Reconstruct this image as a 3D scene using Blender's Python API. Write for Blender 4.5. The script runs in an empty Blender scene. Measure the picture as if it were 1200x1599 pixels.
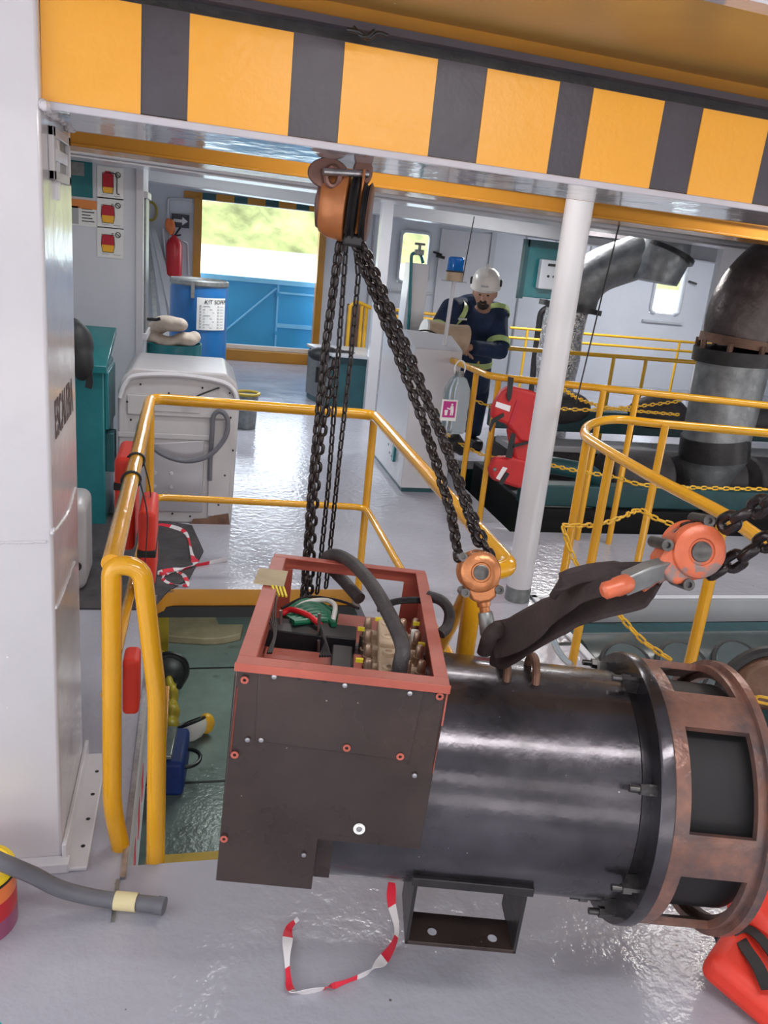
import bpy, bmesh, math, random
from math import sin, cos, pi, radians as R
from mathutils import Vector as V, Matrix as M4, Euler
random.seed(4)
scn = bpy.context.scene
col = scn.collection

# ------------------------------------------------------------------ camera
EYE = V((0, 0, 1.62))
F = 1271.88
ROWS = ((0.9727, -0.0241, -0.2309), (-0.2116, 0.3183, -0.9241), (0.0958, 0.9477, 0.3045))
CR = M4(ROWS)
# orthonormalise
cx = CR.col[0].normalized(); cz = (CR.col[2] - CR.col[2].dot(cx) * cx).normalized(); cy = cz.cross(cx)
CR = M4((cx, cy, cz)).transposed()
cam_d = bpy.data.cameras.new('camera')
cam_d.lens = F / 1599 * 36; cam_d.sensor_width = 36; cam_d.sensor_fit = 'AUTO'
cam_d.clip_start = 0.05; cam_d.clip_end = 2000
cam = bpy.data.objects.new('camera', cam_d); col.objects.link(cam)
cam.matrix_world = M4.Translation(EYE) @ CR.to_4x4()
scn.camera = cam

# ------------------------------------------------------------------ world and light
w = bpy.data.worlds.new('sky'); scn.world = w; w.use_nodes = True
nt = w.node_tree; bg = nt.nodes['Background']
tc = nt.nodes.new('ShaderNodeTexCoord'); sx = nt.nodes.new('ShaderNodeSeparateXYZ')
rp = nt.nodes.new('ShaderNodeValToRGB')
nt.links.new(tc.outputs['Generated'], sx.inputs[0]); nt.links.new(sx.outputs['Z'], rp.inputs[0])
mr = nt.nodes.new('ShaderNodeMapRange'); nt.links.new(sx.outputs['Y'], mr.inputs['Value'])   # the sky is brighter over the river, aft
mr.inputs['From Min'].default_value = -.2; mr.inputs['From Max'].default_value = .9; mr.inputs['To Min'].default_value = 2.5; mr.inputs['To Max'].default_value = 7.0
mr.interpolation_type = 'SMOOTHSTEP'
rp.color_ramp.elements[0].color = (0.88, 0.94, 1.0, 1); rp.color_ramp.elements[1].color = (0.62, 0.8, 1.0, 1)
mx = nt.nodes.new('ShaderNodeMix'); mx.data_type = 'RGBA'; mf = nt.nodes.new('ShaderNodeMapRange')
mf.inputs['From Min'].default_value = -.3; mf.inputs['From Max'].default_value = .6; nt.links.new(sx.outputs['Y'], mf.inputs['Value'])
nt.links.new(mf.outputs[0], mx.inputs[0]); mx.inputs[6].default_value = (1, .965, .94, 1); nt.links.new(rp.outputs[0], mx.inputs[7])
nt.links.new(mx.outputs[2], bg.inputs[0]); nt.links.new(mr.outputs[0], bg.inputs[1])
scn.view_settings.view_transform = 'Standard'; scn.view_settings.look = 'None'
scn.view_settings.gamma = 1; scn.view_settings.exposure = 0.15
scn.view_settings.use_curve_mapping = False

def area(name, loc, target, sx_, sy_, power, color=(1, 1, 1)):
    d = bpy.data.lights.new(name, 'AREA'); d.shape = 'RECTANGLE'; d.size = sx_; d.size_y = sy_; d.energy = power; d.color = color
    o = bpy.data.objects.new(name, d); col.objects.link(o); o.location = loc
    o.rotation_euler = (V(target) - V(loc)).to_track_quat('-Z', 'Y').to_euler()
    return o
sun_d = bpy.data.lights.new('sun', 'SUN'); sun_d.energy = 3.5; sun_d.angle = R(1.5); sun_d.color = (1, .96, .88)
sun = bpy.data.objects.new('sun', sun_d); col.objects.link(sun)
sun.rotation_euler = V((.25, .34, -.9)).to_track_quat('-Z', 'Y').to_euler()
# added fill lights, out of view, under the deckhead and in the lower deck
area('fill_light', (1.0, 0.35, 2.27), (1.0, 0.7, 0), 1.2, 0.25, 16, (1, 0.96, 0.93))
area('fill_light', (0.9, 3.1, 2.24), (0.9, 3.1, 0), 1.2, 0.14, 14, (1, 0.97, 0.94))
area('fill_light', (3.2, 3.4, 2.24), (3.2, 3.4, 0), 1.2, 0.14, 20, (1, 0.97, 0.94))
area('fill_light', (0.6, 7.2, 2.24), (0.6, 7.2, 0), 1.2, 0.14, 42, (0.95, 0.98, 1))
area('fill_light', (3.6, 7.6, 2.24), (3.6, 7.6, 0), 1.2, 0.14, 62, (1, 0.98, 0.96))
area('fill_light', (6.2, 9.3, 2.24), (6.2, 9.3, 0), 1.2, 0.14, 60, (0.95, 0.98, 1))
area('fill_light', (-0.1, 4.1, 2.24), (-0.1, 4.1, 0), 0.6, 0.14, 12, (0.95, 0.98, 1))
area('fill_light', (0.7, 6.0, -0.25), (0.5, 5.4, -1.9), 1.0, 0.3, 14, (0.9, 1, 0.95))  # added to brighten the lower deck, has no fixture

# ------------------------------------------------------------------ helpers
def ray(px, py):
    return CR @ V((px - 600, -(py - 799.5), -F)).normalized()
def P(px, py, X=None, Y=None, Z=None):
    r = ray(px, py)
    if Y is not None: return EYE + r * (Y / r.y)
    if X is not None: return EYE + r * (X / r.x)
    return EYE + r * ((Z - EYE.z) / r.z)

class MB:
    def __init__(s, M=None): s.v = []; s.f = []; s.M = M
    def add(s, vs, fs, M=None):
        k = len(s.v)
        for p in vs:
            p = V(p)
            if M is not None: p = M @ p
            if s.M is not None: p = s.M @ p
            s.v.append(p)
        s.f += [tuple(i + k for i in f) for f in fs]; return s
    def box(s, a, b, M=None):
        (x0, y0, z0), (x1, y1, z1) = a, b
        x0, x1 = sorted((x0, x1)); y0, y1 = sorted((y0, y1)); z0, z1 = sorted((z0, z1))
        return s.add([(x0,y0,z0),(x1,y0,z0),(x1,y1,z0),(x0,y1,z0),(x0,y0,z1),(x1,y0,z1),(x1,y1,z1),(x0,y1,z1)],
                     [(0,3,2,1),(4,5,6,7),(0,1,5,4),(1,2,6,5),(2,3,7,6),(3,0,4,7)], M)
    def cbox(s, c, size, M=None):
        h = [x / 2 for x in size]
        return s.box([c[i] - h[i] for i in range(3)], [c[i] + h[i] for i in range(3)], M)
    def tube(s, pts, r, n=12, caps=True, flat=None, closed=False):
        pts = [V(p) for p in pts]; m = len(pts)
        rs = r if isinstance(r, (list, tuple)) else [r] * m
        T = []
        for i in range(m):
            a = pts[(i - 1) % m] if (closed or i > 0) else pts[i]
            b = pts[(i + 1) % m] if (closed or i < m - 1) else pts[i]
            t = (b - a); T.append(t.normalized() if t.length > 1e-9 else V((0, 0, 1)))
        u = T[0].orthogonal().normalized()
        if flat is not None:
            u = (V(flat[0]) - V(flat[0]).dot(T[0]) * T[0]).normalized()
        vs = []
        for i in range(m):
            u = (u - u.dot(T[i]) * T[i]).normalized(); q = T[i].cross(u)
            fy = flat[1] if flat else 1
            for k in range(n):
                a = 2 * pi * k / n
                vs.append(pts[i] + u * (rs[i] * cos(a)) + q * (rs[i] * fy * sin(a)))
        fs = []
        for i in range(m - (0 if closed else 1)):
            j = (i + 1) % m
            for k in range(n):
                l = (k + 1) % n
                fs.append((i * n + k, i * n + l, j * n + l, j * n + k))
        if caps and not closed:
            fs.append(tuple(range(n - 1, -1, -1))); fs.append(tuple((m - 1) * n + k for k in range(n)))
        return s.add(vs, fs)
    def cyl(s, a, b, r, n=24, r2=None):
        return s.tube([a, b], [r, r if r2 is None else r2], n)
    def lathe(s, prof, M=None, n=32, a0=0, a1=2 * pi, cap=True):
        """profile (r, h) revolved about local z"""
        full = abs(a1 - a0 - 2 * pi) < 1e-6
        c = n if full else n + 1
        vs = [(r * cos(a0 + (a1 - a0) * k / n), r * sin(a0 + (a1 - a0) * k / n), h) for r, h in prof for k in range(c)]
        fs = []
        for i in range(len(prof) - 1):
            for k in range(n):
                l = (k + 1) % c if full else k + 1
                fs.append((i * c + k, i * c + l, (i + 1) * c + l, (i + 1) * c + k))
        if cap and full:
            if prof[0][0] > 1e-6: fs.append(tuple(range(c - 1, -1, -1)))
            if prof[-1][0] > 1e-6: fs.append(tuple((len(prof) - 1) * c + k for k in range(c)))
        return s.add(vs, fs, M)
    def prism(s, poly, h, M=None):
        """poly in local xy extruded along z by h (or (h0, h1))"""
        h0, h1 = (0, h) if not isinstance(h, tuple) else h
        n = len(poly)
        vs = [(x, y, h0) for x, y in poly] + [(x, y, h1) for x, y in poly]
        fs = [tuple(range(n - 1, -1, -1)), tuple(range(n, 2 * n))] + [(i, (i + 1) % n, n + (i + 1) % n, n + i) for i in range(n)]
        return s.add(vs, fs, M)
    def sphere(s, c, r, n=16, M=None):
        r = r if isinstance(r, (list, tuple)) else (r, r, r)
        prof = [(sin(pi * i / n), -cos(pi * i / n)) for i in range(n + 1)]
        T = M4.Translation(V(c)) @ M4.Diagonal((*r, 1))
        if M is not None: T = M @ T
        return s.lathe([(max(a, 1e-5), b) for a, b in prof], T, n=n, cap=False)
    def ribbon(s, pts, wdirs, widths, th=0.003):
        pts = [V(p) for p in pts]; n = len(pts); vs = []
        for i in range(n):
            t = (pts[min(i + 1, n - 1)] - pts[max(i - 1, 0)]).normalized()
            wd = V(wdirs[i] if isinstance(wdirs, list) else wdirs); wd = (wd - wd.dot(t) * t).normalized(); nn = t.cross(wd)
            ww = widths[i] if isinstance(widths, (list, tuple)) else widths
            for a, b in ((-1, -1), (1, -1), (1, 1), (-1, 1)):
                vs.append(pts[i] + wd * (a * ww / 2) + nn * (b * th / 2))
        fs = [(3, 2, 1, 0), tuple((n - 1) * 4 + k for k in range(4))]
        for i in range(n - 1):
            for k in range(4):
                l = (k + 1) % 4; fs.append((i * 4 + k, i * 4 + l, (i + 1) * 4 + l, (i + 1) * 4 + k))
        return s.add(vs, fs)

def fillet(pts, r, n=6):
    pts = [V(p) for p in pts]; out = [pts[0]]
    for i in range(1, len(pts) - 1):
        a, b, c = pts[i - 1], pts[i], pts[i + 1]
        d = min(r, (b - a).length * .49, (c - b).length * .49)
        p0 = b + (a - b).normalized() * d; p1 = b + (c - b).normalized() * d
        for k in range(n + 1):
            t = k / n; out.append(p0 * (1 - t) ** 2 + b * 2 * t * (1 - t) + p1 * t * t)
    out.append(pts[-1]); return out
def spline(pts, n=8):
    pts = [V(p) for p in pts]; q = [pts[0] * 2 - pts[1]] + pts + [pts[-1] * 2 - pts[-2]]; out = []
    for i in range(1, len(q) - 2):
        for k in range(n):
            t = k / n; a, b, c, d = q[i - 1:i + 3]
            out.append(0.5 * ((2 * b) + (c - a) * t + (2 * a - 5 * b + 4 * c - d) * t * t + (3 * b - a - 3 * c + d) * t ** 3))
    out.append(pts[-1]); return out
def frame(o, z, x=None):
    z = V(z).normalized(); x = V(x) if x is not None else z.orthogonal()
    x = (x - x.dot(z) * z).normalized(); y = z.cross(x)
    m = M4((x, y, z)).transposed().to_4x4(); return M4.Translation(V(o)) @ m

def tagit(o, label, cat, group=None, kind=None):
    if label: o['label'] = label
    if cat: o['category'] = cat
    if group: o['group'] = group
    if kind: o['kind'] = kind
    return o
def thing(name, label, cat, loc, group=None):
    o = bpy.data.objects.new(name, None); col.objects.link(o); o.location = loc; o.empty_display_size = .1
    o['wl'] = 0
    del o['wl']
    WL[o.name] = V(loc)
    return tagit(o, label, cat, group)
WL = {}
def part(name, mb, mat, parent=None, bevel=0, seg=2, smooth=True, angle=35, remesh=0, sub=0, label=None, smoothmod=0, kind=None):
    me = bpy.data.meshes.new(name)
    if parent is not None: off = WL[parent.name]
    else:
        xs = [p.x for p in mb.v]; ys = [p.y for p in mb.v]; zs = [p.z for p in mb.v]
        off = V(((min(xs) + max(xs)) / 2, (min(ys) + max(ys)) / 2, min(zs)))
    me.from_pydata([p - off for p in mb.v], [], mb.f)
    bm = bmesh.new(); bm.from_mesh(me); bmesh.ops.recalc_face_normals(bm, faces=bm.faces); bm.to_mesh(me); bm.free()
    if smooth:
        me.polygons.foreach_set('use_smooth', [True] * len(me.polygons)); me.set_sharp_from_angle(angle=R(angle))
    me.materials.append(mat)
    o = bpy.data.objects.new(name, me); col.objects.link(o)
    if parent is not None: o.parent = parent; WL[o.name] = off
    else: o.location = off; WL[o.name] = off
    if parent is not None and parent.type == 'MESH': pass
    if remesh:
        m = o.modifiers.new('remesh', 'REMESH'); m.mode = 'VOXEL'; m.voxel_size = remesh; m.use_smooth_shade = True
    if smoothmod:
        m = o.modifiers.new('smooth', 'SMOOTH'); m.factor = .5; m.iterations = smoothmod
    if sub:
        m = o.modifiers.new('sub', 'SUBSURF'); m.levels = sub; m.render_levels = sub
    if bevel:
        m = o.modifiers.new('bevel', 'BEVEL'); m.width = bevel; m.segments = seg; m.limit_method = 'ANGLE'; m.angle_limit = R(40)
    if label: o['label'] = label
    if kind: o['kind'] = kind
    return o
def single(name, label, cat, mb, mat, group=None, **k):
    return tagit(part(name, mb, mat, None, **k), label, cat, group)
def struct(name, mb, mat, parent=None, **k):
    o = part(name, mb, mat, parent, **k)
    if parent is None: o['kind'] = 'structure'
    return o
def dup_part(src, name, parent, M):
    """copy of a part sharing its mesh, placed by world matrix M (mesh is modelled about the origin)"""
    o = src.copy(); o.name = name; col.objects.link(o); o.parent = parent
    o.matrix_local = M4.Translation(-WL[parent.name]) @ M
    return o
def text_mb(txt, size, M, depth=0.0008, squash=1.0, align='CENTER', bold=0.0):
    cu = bpy.data.curves.new('t', 'FONT'); cu.body = txt; cu.size = size; cu.extrude = depth; cu.align_x = align; cu.align_y = 'CENTER'; cu.offset = bold
    ob = bpy.data.objects.new('t', cu); col.objects.link(ob)
    dg = bpy.context.evaluated_depsgraph_get(); me = bpy.data.meshes.new_from_object(ob.evaluated_get(dg))
    mb = MB(); mb.add([(v.co.x * squash, v.co.y, v.co.z) for v in me.vertices], [tuple(p.vertices) for p in me.polygons], M)
    bpy.data.objects.remove(ob); bpy.data.curves.remove(cu); bpy.data.meshes.remove(me)
    return mb

# ------------------------------------------------------------------ materials
def pmat(name, c, rough=.5, metal=0, var=.08, vs=6, bump=0, bs=20, c2=None, th=.5, sc2=3, soft=.08, coat=0, rvar=0, trans=0, specks=None, alpha=1, ior=1.45, detail=4, emit=None):
    m = bpy.data.materials.new(name); m.use_nodes = True
    t = m.node_tree; N = t.nodes.new; L = t.links.new; b = t.nodes['Principled BSDF']
    tc = N('ShaderNodeTexCoord')
    def noise(s, d=detail, ro=.55):
        n = N('ShaderNodeTexNoise'); n.inputs['Scale'].default_value = s; n.inputs['Detail'].default_value = d; n.inputs['Roughness'].default_value = ro
        L(tc.outputs['Object'], n.inputs['Vector']); return n
    def ramp(src, p0, p1, c0=(0,0,0,1), c1=(1,1,1,1)):
        r = N('ShaderNodeValToRGB'); r.color_ramp.elements[0].position = p0; r.color_ramp.elements[1].position = p1
        r.color_ramp.elements[0].color = c0; r.color_ramp.elements[1].color = c1; L(src, r.inputs[0]); return r
    n = noise(vs)
    lo = tuple(max(0, x * (1 - var)) for x in c); hi = tuple(min(1, x * (1 + var)) for x in c)
    cur = ramp(n.outputs['Fac'], .3, .7, (*lo, 1), (*hi, 1)).outputs[0]
    def mix(fac, a, b_):
        x = N('ShaderNodeMix'); x.data_type = 'RGBA'; L(fac, x.inputs[0]); L(a, x.inputs[6])
        if isinstance(b_, tuple): x.inputs[7].default_value = (*b_, 1)
        else: L(b_, x.inputs[7])
        return x.outputs[2]
    if c2 is not None:
        n2 = noise(sc2, 8, .65); cur = mix(ramp(n2.outputs['Fac'], th, th + soft).outputs[0], cur, tuple(c2))
    if specks is not None:
        vo = N('ShaderNodeTexVoronoi'); vo.inputs['Scale'].default_value = specks[1]; L(tc.outputs['Object'], vo.inputs['Vector'])
        cur = mix(ramp(vo.outputs['Distance'], specks[2] * .7, specks[2], (1,1,1,1), (0,0,0,1)).outputs[0], cur, tuple(specks[0]))
    L(cur, b.inputs['Base Color'])
    b.inputs['Metallic'].default_value = metal; b.inputs['Roughness'].default_value = rough; b.inputs['IOR'].default_value = ior
    if rvar:
        mr = N('ShaderNodeMapRange'); mr.inputs['To Min'].default_value = max(.03, rough - rvar); mr.inputs['To Max'].default_value = rough + rvar
        mr.inputs['From Min'].default_value = .3; mr.inputs['From Max'].default_value = .7
        L(noise(vs * 1.7).outputs['Fac'], mr.inputs['Value']); L(mr.outputs[0], b.inputs['Roughness'])
    if coat: b.inputs['Coat Weight'].default_value = coat; b.inputs['Coat Roughness'].default_value = .08
    if trans: b.inputs['Transmission Weight'].default_value = trans
    if emit: b.inputs['Emission Color'].default_value = (*emit[0], 1); b.inputs['Emission Strength'].default_value = emit[1]
    if bump:
        bp = N('ShaderNodeBump'); bp.inputs['Strength'].default_value = 1; bp.inputs['Distance'].default_value = bump
        L(noise(bs, 3).outputs['Fac'], bp.inputs['Height']); L(bp.outputs[0], b.inputs['Normal'])
    return m
K = {}
K['deck'] = pmat('deck_paint', (.40, .40, .455), .17, var=.07, vs=2.2, bump=.0035, bs=26, c2=(.35, .35, .39), th=.62, sc2=1.4, rvar=.08, specks=((.12, .11, .1), 9, .035))
K['lower'] = pmat('lower_deck_paint', (.22, .27, .25), .22, var=.1, bump=.004, bs=30, c2=(.15,.19,.17), th=.6)
K['white'] = pmat('white_enamel', (.64, .63, .66), .28, var=.03, vs=3, bump=.002, bs=14, coat=.2)
K['whitewall'] = pmat('white_bulkhead', (.66, .68, .73), .35, var=.04, vs=2, bump=.002, bs=9)
K['column'] = pmat('column_enamel', (.57, .55, .575), .22, var=.04, vs=3, bump=.004, bs=9, coat=.3, specks=((.9,.9,.9), 14, .03))
K['greywhite'] = pmat('grey_white_paint', (.52, .53, .56), .3, var=.05, vs=3, bump=.002, bs=12)
K['soffit'] = pmat('flange_enamel', (.55, .53, .58), .09, coat=.5, var=.05, vs=3, bump=.004, bs=7)
K['orange'] = pmat('orange_enamel', (.87, .40, .045), .3, var=.04, vs=3, bump=.002, bs=18)
K['ochre'] = pmat('ochre_enamel', (.50, .225, .03), .22, var=.10, vs=3, bump=.003, bs=9)
K['ochre2'] = pmat('ochre_deckhead_paint', (.58, .33, .09), .35, var=.10, vs=2, bump=.003, bs=7, specks=((.85,.8,.7), 6, .02))
K['stripe'] = pmat('charcoal_stripe_paint', (.062, .055, .070), .35, var=.1, vs=8, bump=.002, bs=18)
K['yellow'] = pmat('yellow_rail_enamel', (.74, .36, .015), .13, var=.06, vs=8, bump=.0016, bs=38, coat=.4)
K['yellow_far'] = pmat('yellow_paint', (.74, .42, .03), .25, var=.07, vs=8)
K['teal'] = pmat('teal_enamel', (.02, .17, .19), .18, var=.12, vs=5, bump=.002, bs=14)
K['teal_dark'] = pmat('dark_teal_paint', (.02, .085, .10), .3, var=.2, vs=5, bump=.002, bs=14)
K['engteal'] = pmat('dull_engine_teal', (.022, .075, .085), .35, var=.25, vs=4, bump=.002, bs=14)
K['engine'] = pmat('engine_green', (.075, .095, .10), .25, var=.15, vs=5, bump=.002, bs=10)
K['black'] = pmat('black_plastic', (.015, .015, .018), .4, var=.2)
K['dark'] = pmat('dark_steel', (.03, .028, .03), .38, metal=.3, var=.3, vs=12, bump=.002, bs=30)
K['void'] = pmat('unlit_interior_steel', (.015, .014, .016), .6)  # near-black: shade of inner and covered spaces is put into the colour
K['gen'] = pmat('black_machine_enamel', (.075, .07, .08), .24, metal=.75, var=.45, vs=5, bump=.0010, bs=24, c2=(.05, .036, .034), th=.52, sc2=3, soft=.25, rvar=.10, specks=((.4, .38, .4), 26, .05), coat=.2)
K['plate'] = pmat('dark_rusted_plate', (.050, .036, .034), .32, metal=.35, var=.3, vs=4, bump=.001, bs=24, c2=(.085, .052, .045), th=.5, sc2=3, soft=.3, rvar=.1, specks=((.25, .19, .18), 22, .045))
K['rust'] = pmat('rusty_flange_primer', (.25, .125, .095), .34, metal=.3, var=.3, vs=8, bump=.003, bs=30, c2=(.10, .078, .08), th=.44, sc2=7, soft=.22)
K['primer'] = pmat('red_oxide_primer', (.42, .10, .07), .38, var=.15, vs=6, bump=.001, bs=30, c2=(.25, .07, .055), th=.6, sc2=6, soft=.15)
K['chain'] = pmat('oiled_chain_steel', (.045, .038, .038), .25, metal=.7, var=.35, vs=40, bump=.0006, bs=120)
K['copper'] = pmat('worn_copper_paint', (.50, .19, .075), .26, metal=.45, var=.15, vs=18, bump=.0012, bs=60, c2=(.20, .13, .11), th=.6, sc2=18, soft=.06)
K['hookorange'] = pmat('chipped_orange_paint', (.52, .115, .05), .35, metal=.05, var=.15, vs=18, bump=.001, bs=60, c2=(.22, .16, .15), th=.55, sc2=16, soft=.05)
K['hoist'] = pmat('brown_orange_casing', (.42, .15, .05), .3, metal=.3, var=.2, vs=10, bump=.001, bs=40)
K['hoistdark'] = pmat('brown_casing', (.14, .065, .05), .35, metal=.4, var=.2, vs=10)
K['steel'] = pmat('bare_steel', (.42, .41, .42), .3, metal=.9, var=.2, vs=30)
K['greysteel'] = pmat('grey_steel', (.25, .26, .26), .38, metal=.6, var=.2, vs=30)
K['bolt'] = pmat('dark_bolt_steel', (.10, .095, .095), .3, metal=.8, var=.3, vs=40)
K['brass'] = pmat('tarnished_brass', (.40, .28, .21), .35, metal=.7, var=.3, vs=40)
K['sling'] = pmat('dark_brown_webbing', (.030, .018, .018), .75, var=.4, vs=10, bump=.003, bs=70)
K['beige'] = pmat('beige_moulded_plastic', (.50, .37, .25), .45, var=.12, vs=20, bump=.001, bs=80)
K['rubber'] = pmat('black_rubber', (.022, .021, .023), .5, var=.25, vs=20)
K['conduit'] = pmat('black_braided_sleeve', (.045, .04, .042), .5, var=.3, vs=30, bump=.0015, bs=200)
K['hosegrey'] = pmat('grey_rubber_hose', (.14, .14, .16), .45, var=.1, vs=12)
K['red'] = pmat('red_vest_fabric', (.72, .045, .025), .5, var=.08, vs=10, bump=.001, bs=60)
K['reddark'] = pmat('dark_red_fabric', (.50, .02, .022), .5, var=.1, vs=10)
K['strap'] = pmat('black_webbing', (.02, .02, .022), .6, var=.2)
K['tapewhite'] = pmat('white_film', (.8, .77, .79), .35, var=.03)
K['tapered'] = pmat('red_film', (.75, .03, .06), .35, var=.05)
K['masking'] = pmat('masking_tape', (.72, .62, .36), .45, var=.05)
K['bluedrum'] = pmat('blue_drum_plastic', (.015, .13, .36), .3, var=.08)
K['blue'] = pmat('sky_blue_paint', (.06, .38, .68), .35, var=.07, vs=2)
K['bluelight'] = pmat('light_blue_paint', (.22, .58, .85), .35, var=.05)
K['machine'] = pmat('washer_white_sheet', (.50, .48, .49), .32, var=.05, vs=4, bump=.001, bs=8, c2=(.45, .38, .33), th=.68, sc2=4, soft=.1)
K['machinegrey'] = pmat('washer_grey_sheet', (.42, .41, .44), .35, metal=.3, var=.05, vs=4)
K['paper'] = pmat('white_sign_board', (.82, .82, .80), .45, var=.02)
K['sign_red'] = pmat('sign_red', (.48, .012, .03), .4, var=.03)
K['sign_yel'] = pmat('sign_yellow', (.88, .45, .03), .4, var=.03)
K['sign_org'] = pmat('sign_orange', (.75, .25, .06), .4, var=.03)
K['ink'] = pmat('black_ink', (.015, .015, .015), .5, var=0)
K['inkbrown'] = pmat('faded_stencil_paint', (.10, .07, .07), .5, var=.3, vs=60)
K['inkgrey'] = pmat('grey_print', (.4, .4, .42), .5, var=0)
K['bag'] = pmat('dusty_canvas', (.50, .42, .35), .8, var=.25, vs=7, bump=.006, bs=16)
K['navy'] = pmat('navy_coverall', (.012, .028, .075), .7, var=.25, vs=10, bump=.008, bs=18)
K['lime'] = pmat('lime_reflective_tape', (.50, .65, .26), .4, var=.05)
K['silvertape'] = pmat('silver_reflective_tape', (.6, .62, .6), .35, var=.05)
K['skin'] = pmat('skin', (.46, .26, .19), .5, var=.08, vs=12)
K['hair'] = pmat('dark_hair', (.025, .018, .015), .7, var=.3, vs=60)
K['helmet'] = pmat('helmet_white', (.72, .69, .66), .3, var=.03)
K['beacon'] = pmat('blue_lens', (.01, .22, .75), .12, var=.1, vs=8, trans=.4)
K['clear'] = pmat('clear_plastic', (.70, .80, .84), .08, var=.02, trans=.8, ior=1.2)
K['glass'] = pmat('window_glass', (.95, .97, 1), .04, var=0, trans=1, ior=1.02)
K['magenta'] = pmat('magenta_label', (.48, .02, .22), .4, var=.02)
K['silver'] = pmat('aluminium_lagging', (.26, .27, .28), .45, metal=.6, var=.25, vs=10, bump=.006, bs=14, rvar=.12)
K['foil'] = pmat('crumpled_foil', (.60, .59, .58), .2, metal=.9, var=.2, vs=16, bump=.03, bs=22)
K['darkpipe'] = pmat('sooty_lagging', (.09, .07, .07), .35, metal=.5, var=.4, vs=6, bump=.006, bs=14, c2=(.33, .26, .26), th=.58, sc2=3, soft=.2)
K['charcoal'] = pmat('charcoal_insulation', (.06, .055, .06), .6, var=.3, vs=8, bump=.008, bs=20)
K['brownrust'] = pmat('brown_rusty_casting', (.17, .09, .06), .5, metal=.2, var=.35, vs=9, bump=.006, bs=24)
K['wood'] = pmat('dusty_cardboard', (.42, .34, .22), .7, var=.2, vs=5, bump=.005, bs=12)
K['ylow'] = pmat('dull_yellow_paint', (.42, .30, .03), .4, var=.2, vs=8)
K['navybag'] = pmat('navy_bag_fabric', (.01, .03, .16), .6, var=.2, vs=14)
K['green'] = pmat('green_cable', (.01, .14, .07), .35, var=.2, vs=20)
K['wirered'] = pmat('red_cable', (.72, .02, .03), .35, var=.05)
K['wirewhite'] = pmat('white_cable', (.75, .73, .70), .35, var=.05)
K['tagyel'] = pmat('yellow_marker', (.75, .62, .03), .4, var=.05)
K['canred'] = pmat('paint_can_red', (.52, .02, .03), .3, var=.05)
K['canorange'] = pmat('paint_can_orange', (.82, .20, .05), .3, var=.05)
K['canmagenta'] = pmat('paint_can_mauve', (.30, .08, .16), .3, var=.05)
K['canyel'] = pmat('paint_can_yellow', (.80, .55, .02), .3, var=.05)
K['canteal'] = pmat('paint_can_teal', (.01, .30, .30), .3, var=.05)
K['hill'] = pmat('hill_foliage', (.21, .25, .10), .9, var=.55, vs=.09, c2=(.32, .29, .15), th=.52, sc2=.05, soft=.15)
K['water'] = pmat('river_water', (.34, .42, .44), .25, var=.05, bump=.02, bs=2)
K['lampface'] = pmat('lamp_diffuser', (.9, .9, .9), .5, var=0, emit=((1, .98, .95), 2.2))

# ================================================================== STRUCTURE
# deck with its openings
def grid_floor(name, xs, ys, holes, z0, z1, mat):
    mb = MB(); n = 0
    for i in range(len(xs) - 1):
        for j in range(len(ys) - 1):
            cx_, cy_ = (xs[i] + xs[i + 1]) / 2, (ys[j] + ys[j + 1]) / 2
            if any(h[0] < cx_ < h[1] and h[2] < cy_ < h[3] for h in holes): continue
            a = (xs[i], ys[j]); b = (xs[i + 1], ys[j + 1])
            mb.add([(a[0],a[1],z1),(b[0],a[1],z1),(b[0],b[1],z1),(a[0],b[1],z1),(a[0],a[1],z0),(b[0],a[1],z0),(b[0],b[1],z0),(a[0],b[1],z0)],
                   [(0,1,2,3),(7,6,5,4)])
    for h in holes:
        x0, x1, y0, y1 = h
        mb.add([(x0,y0,z0),(x1,y0,z0),(x1,y1,z0),(x0,y1,z0),(x0,y0,z1),(x1,y0,z1),(x1,y1,z1),(x0,y1,z1)],
               [(0,1,5,4),(1,2,6,5),(2,3,7,6),(3,0,4,7)])
    return struct(name, mb, mat, smooth=False)
HX0, HX1, HY0, HY1 = -0.15, 0.80, 1.85, 3.66
grid_floor('floor', [-3, -.15, .80, 1.74, 1.98, 9, 9.4], [-2, 1.0, 1.85, 3.55, 3.66, 4.58, 6.35, 11.6],
           [(HX0, HX1, HY0, HY1), (1.74, 9, 1.0, 3.55), (1.98, 9, 4.58, 6.35)], -.07, 0, K['deck'])
struct('floor_lower', MB().box((-3, -2, -2.0), (9.4, 11.6, -1.9)), K['lower'])
# bulkheads: end wall with the aft opening and two portholes
WY = 11.4
OX0, OX1, OZ0, OZ1 = .02, 1.60, .10, 2.01
def wall_with_holes(name, x0, x1, z0, z1, y0, y1, holes, mat):
    xs = sorted({x0, x1, *[h[0] for h in holes], *[h[1] for h in holes]}); zs = sorted({z0, z1, *[h[2] for h in holes], *[h[3] for h in holes]})
    mb = MB()
    for i in range(len(xs) - 1):
        for j in range(len(zs) - 1):
            a, b = (xs[i] + xs[i + 1]) / 2, (zs[j] + zs[j + 1]) / 2
            if any(h[0] < a < h[1] and h[2] < b < h[3] for h in holes): continue
            mb.box((xs[i], y0, zs[j]), (xs[i + 1], y1, zs[j + 1]))
    return struct(name, mb, mat, smooth=False)
W1 = (2.70, 3.12, 1.23, 1.90); W2 = (6.62, 7.10, 1.12, 1.92)
wall_with_holes('wall_far', -3, 9.4, -.05, 2.45, WY, WY + .1, [(OX0, OX1, OZ0, OZ1), W1, W2], K['whitewall'])
struct('wall_left', MB().box((-1.15, 2.3, -.05), (-1.05, WY, 2.45)), K['whitewall'])
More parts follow.
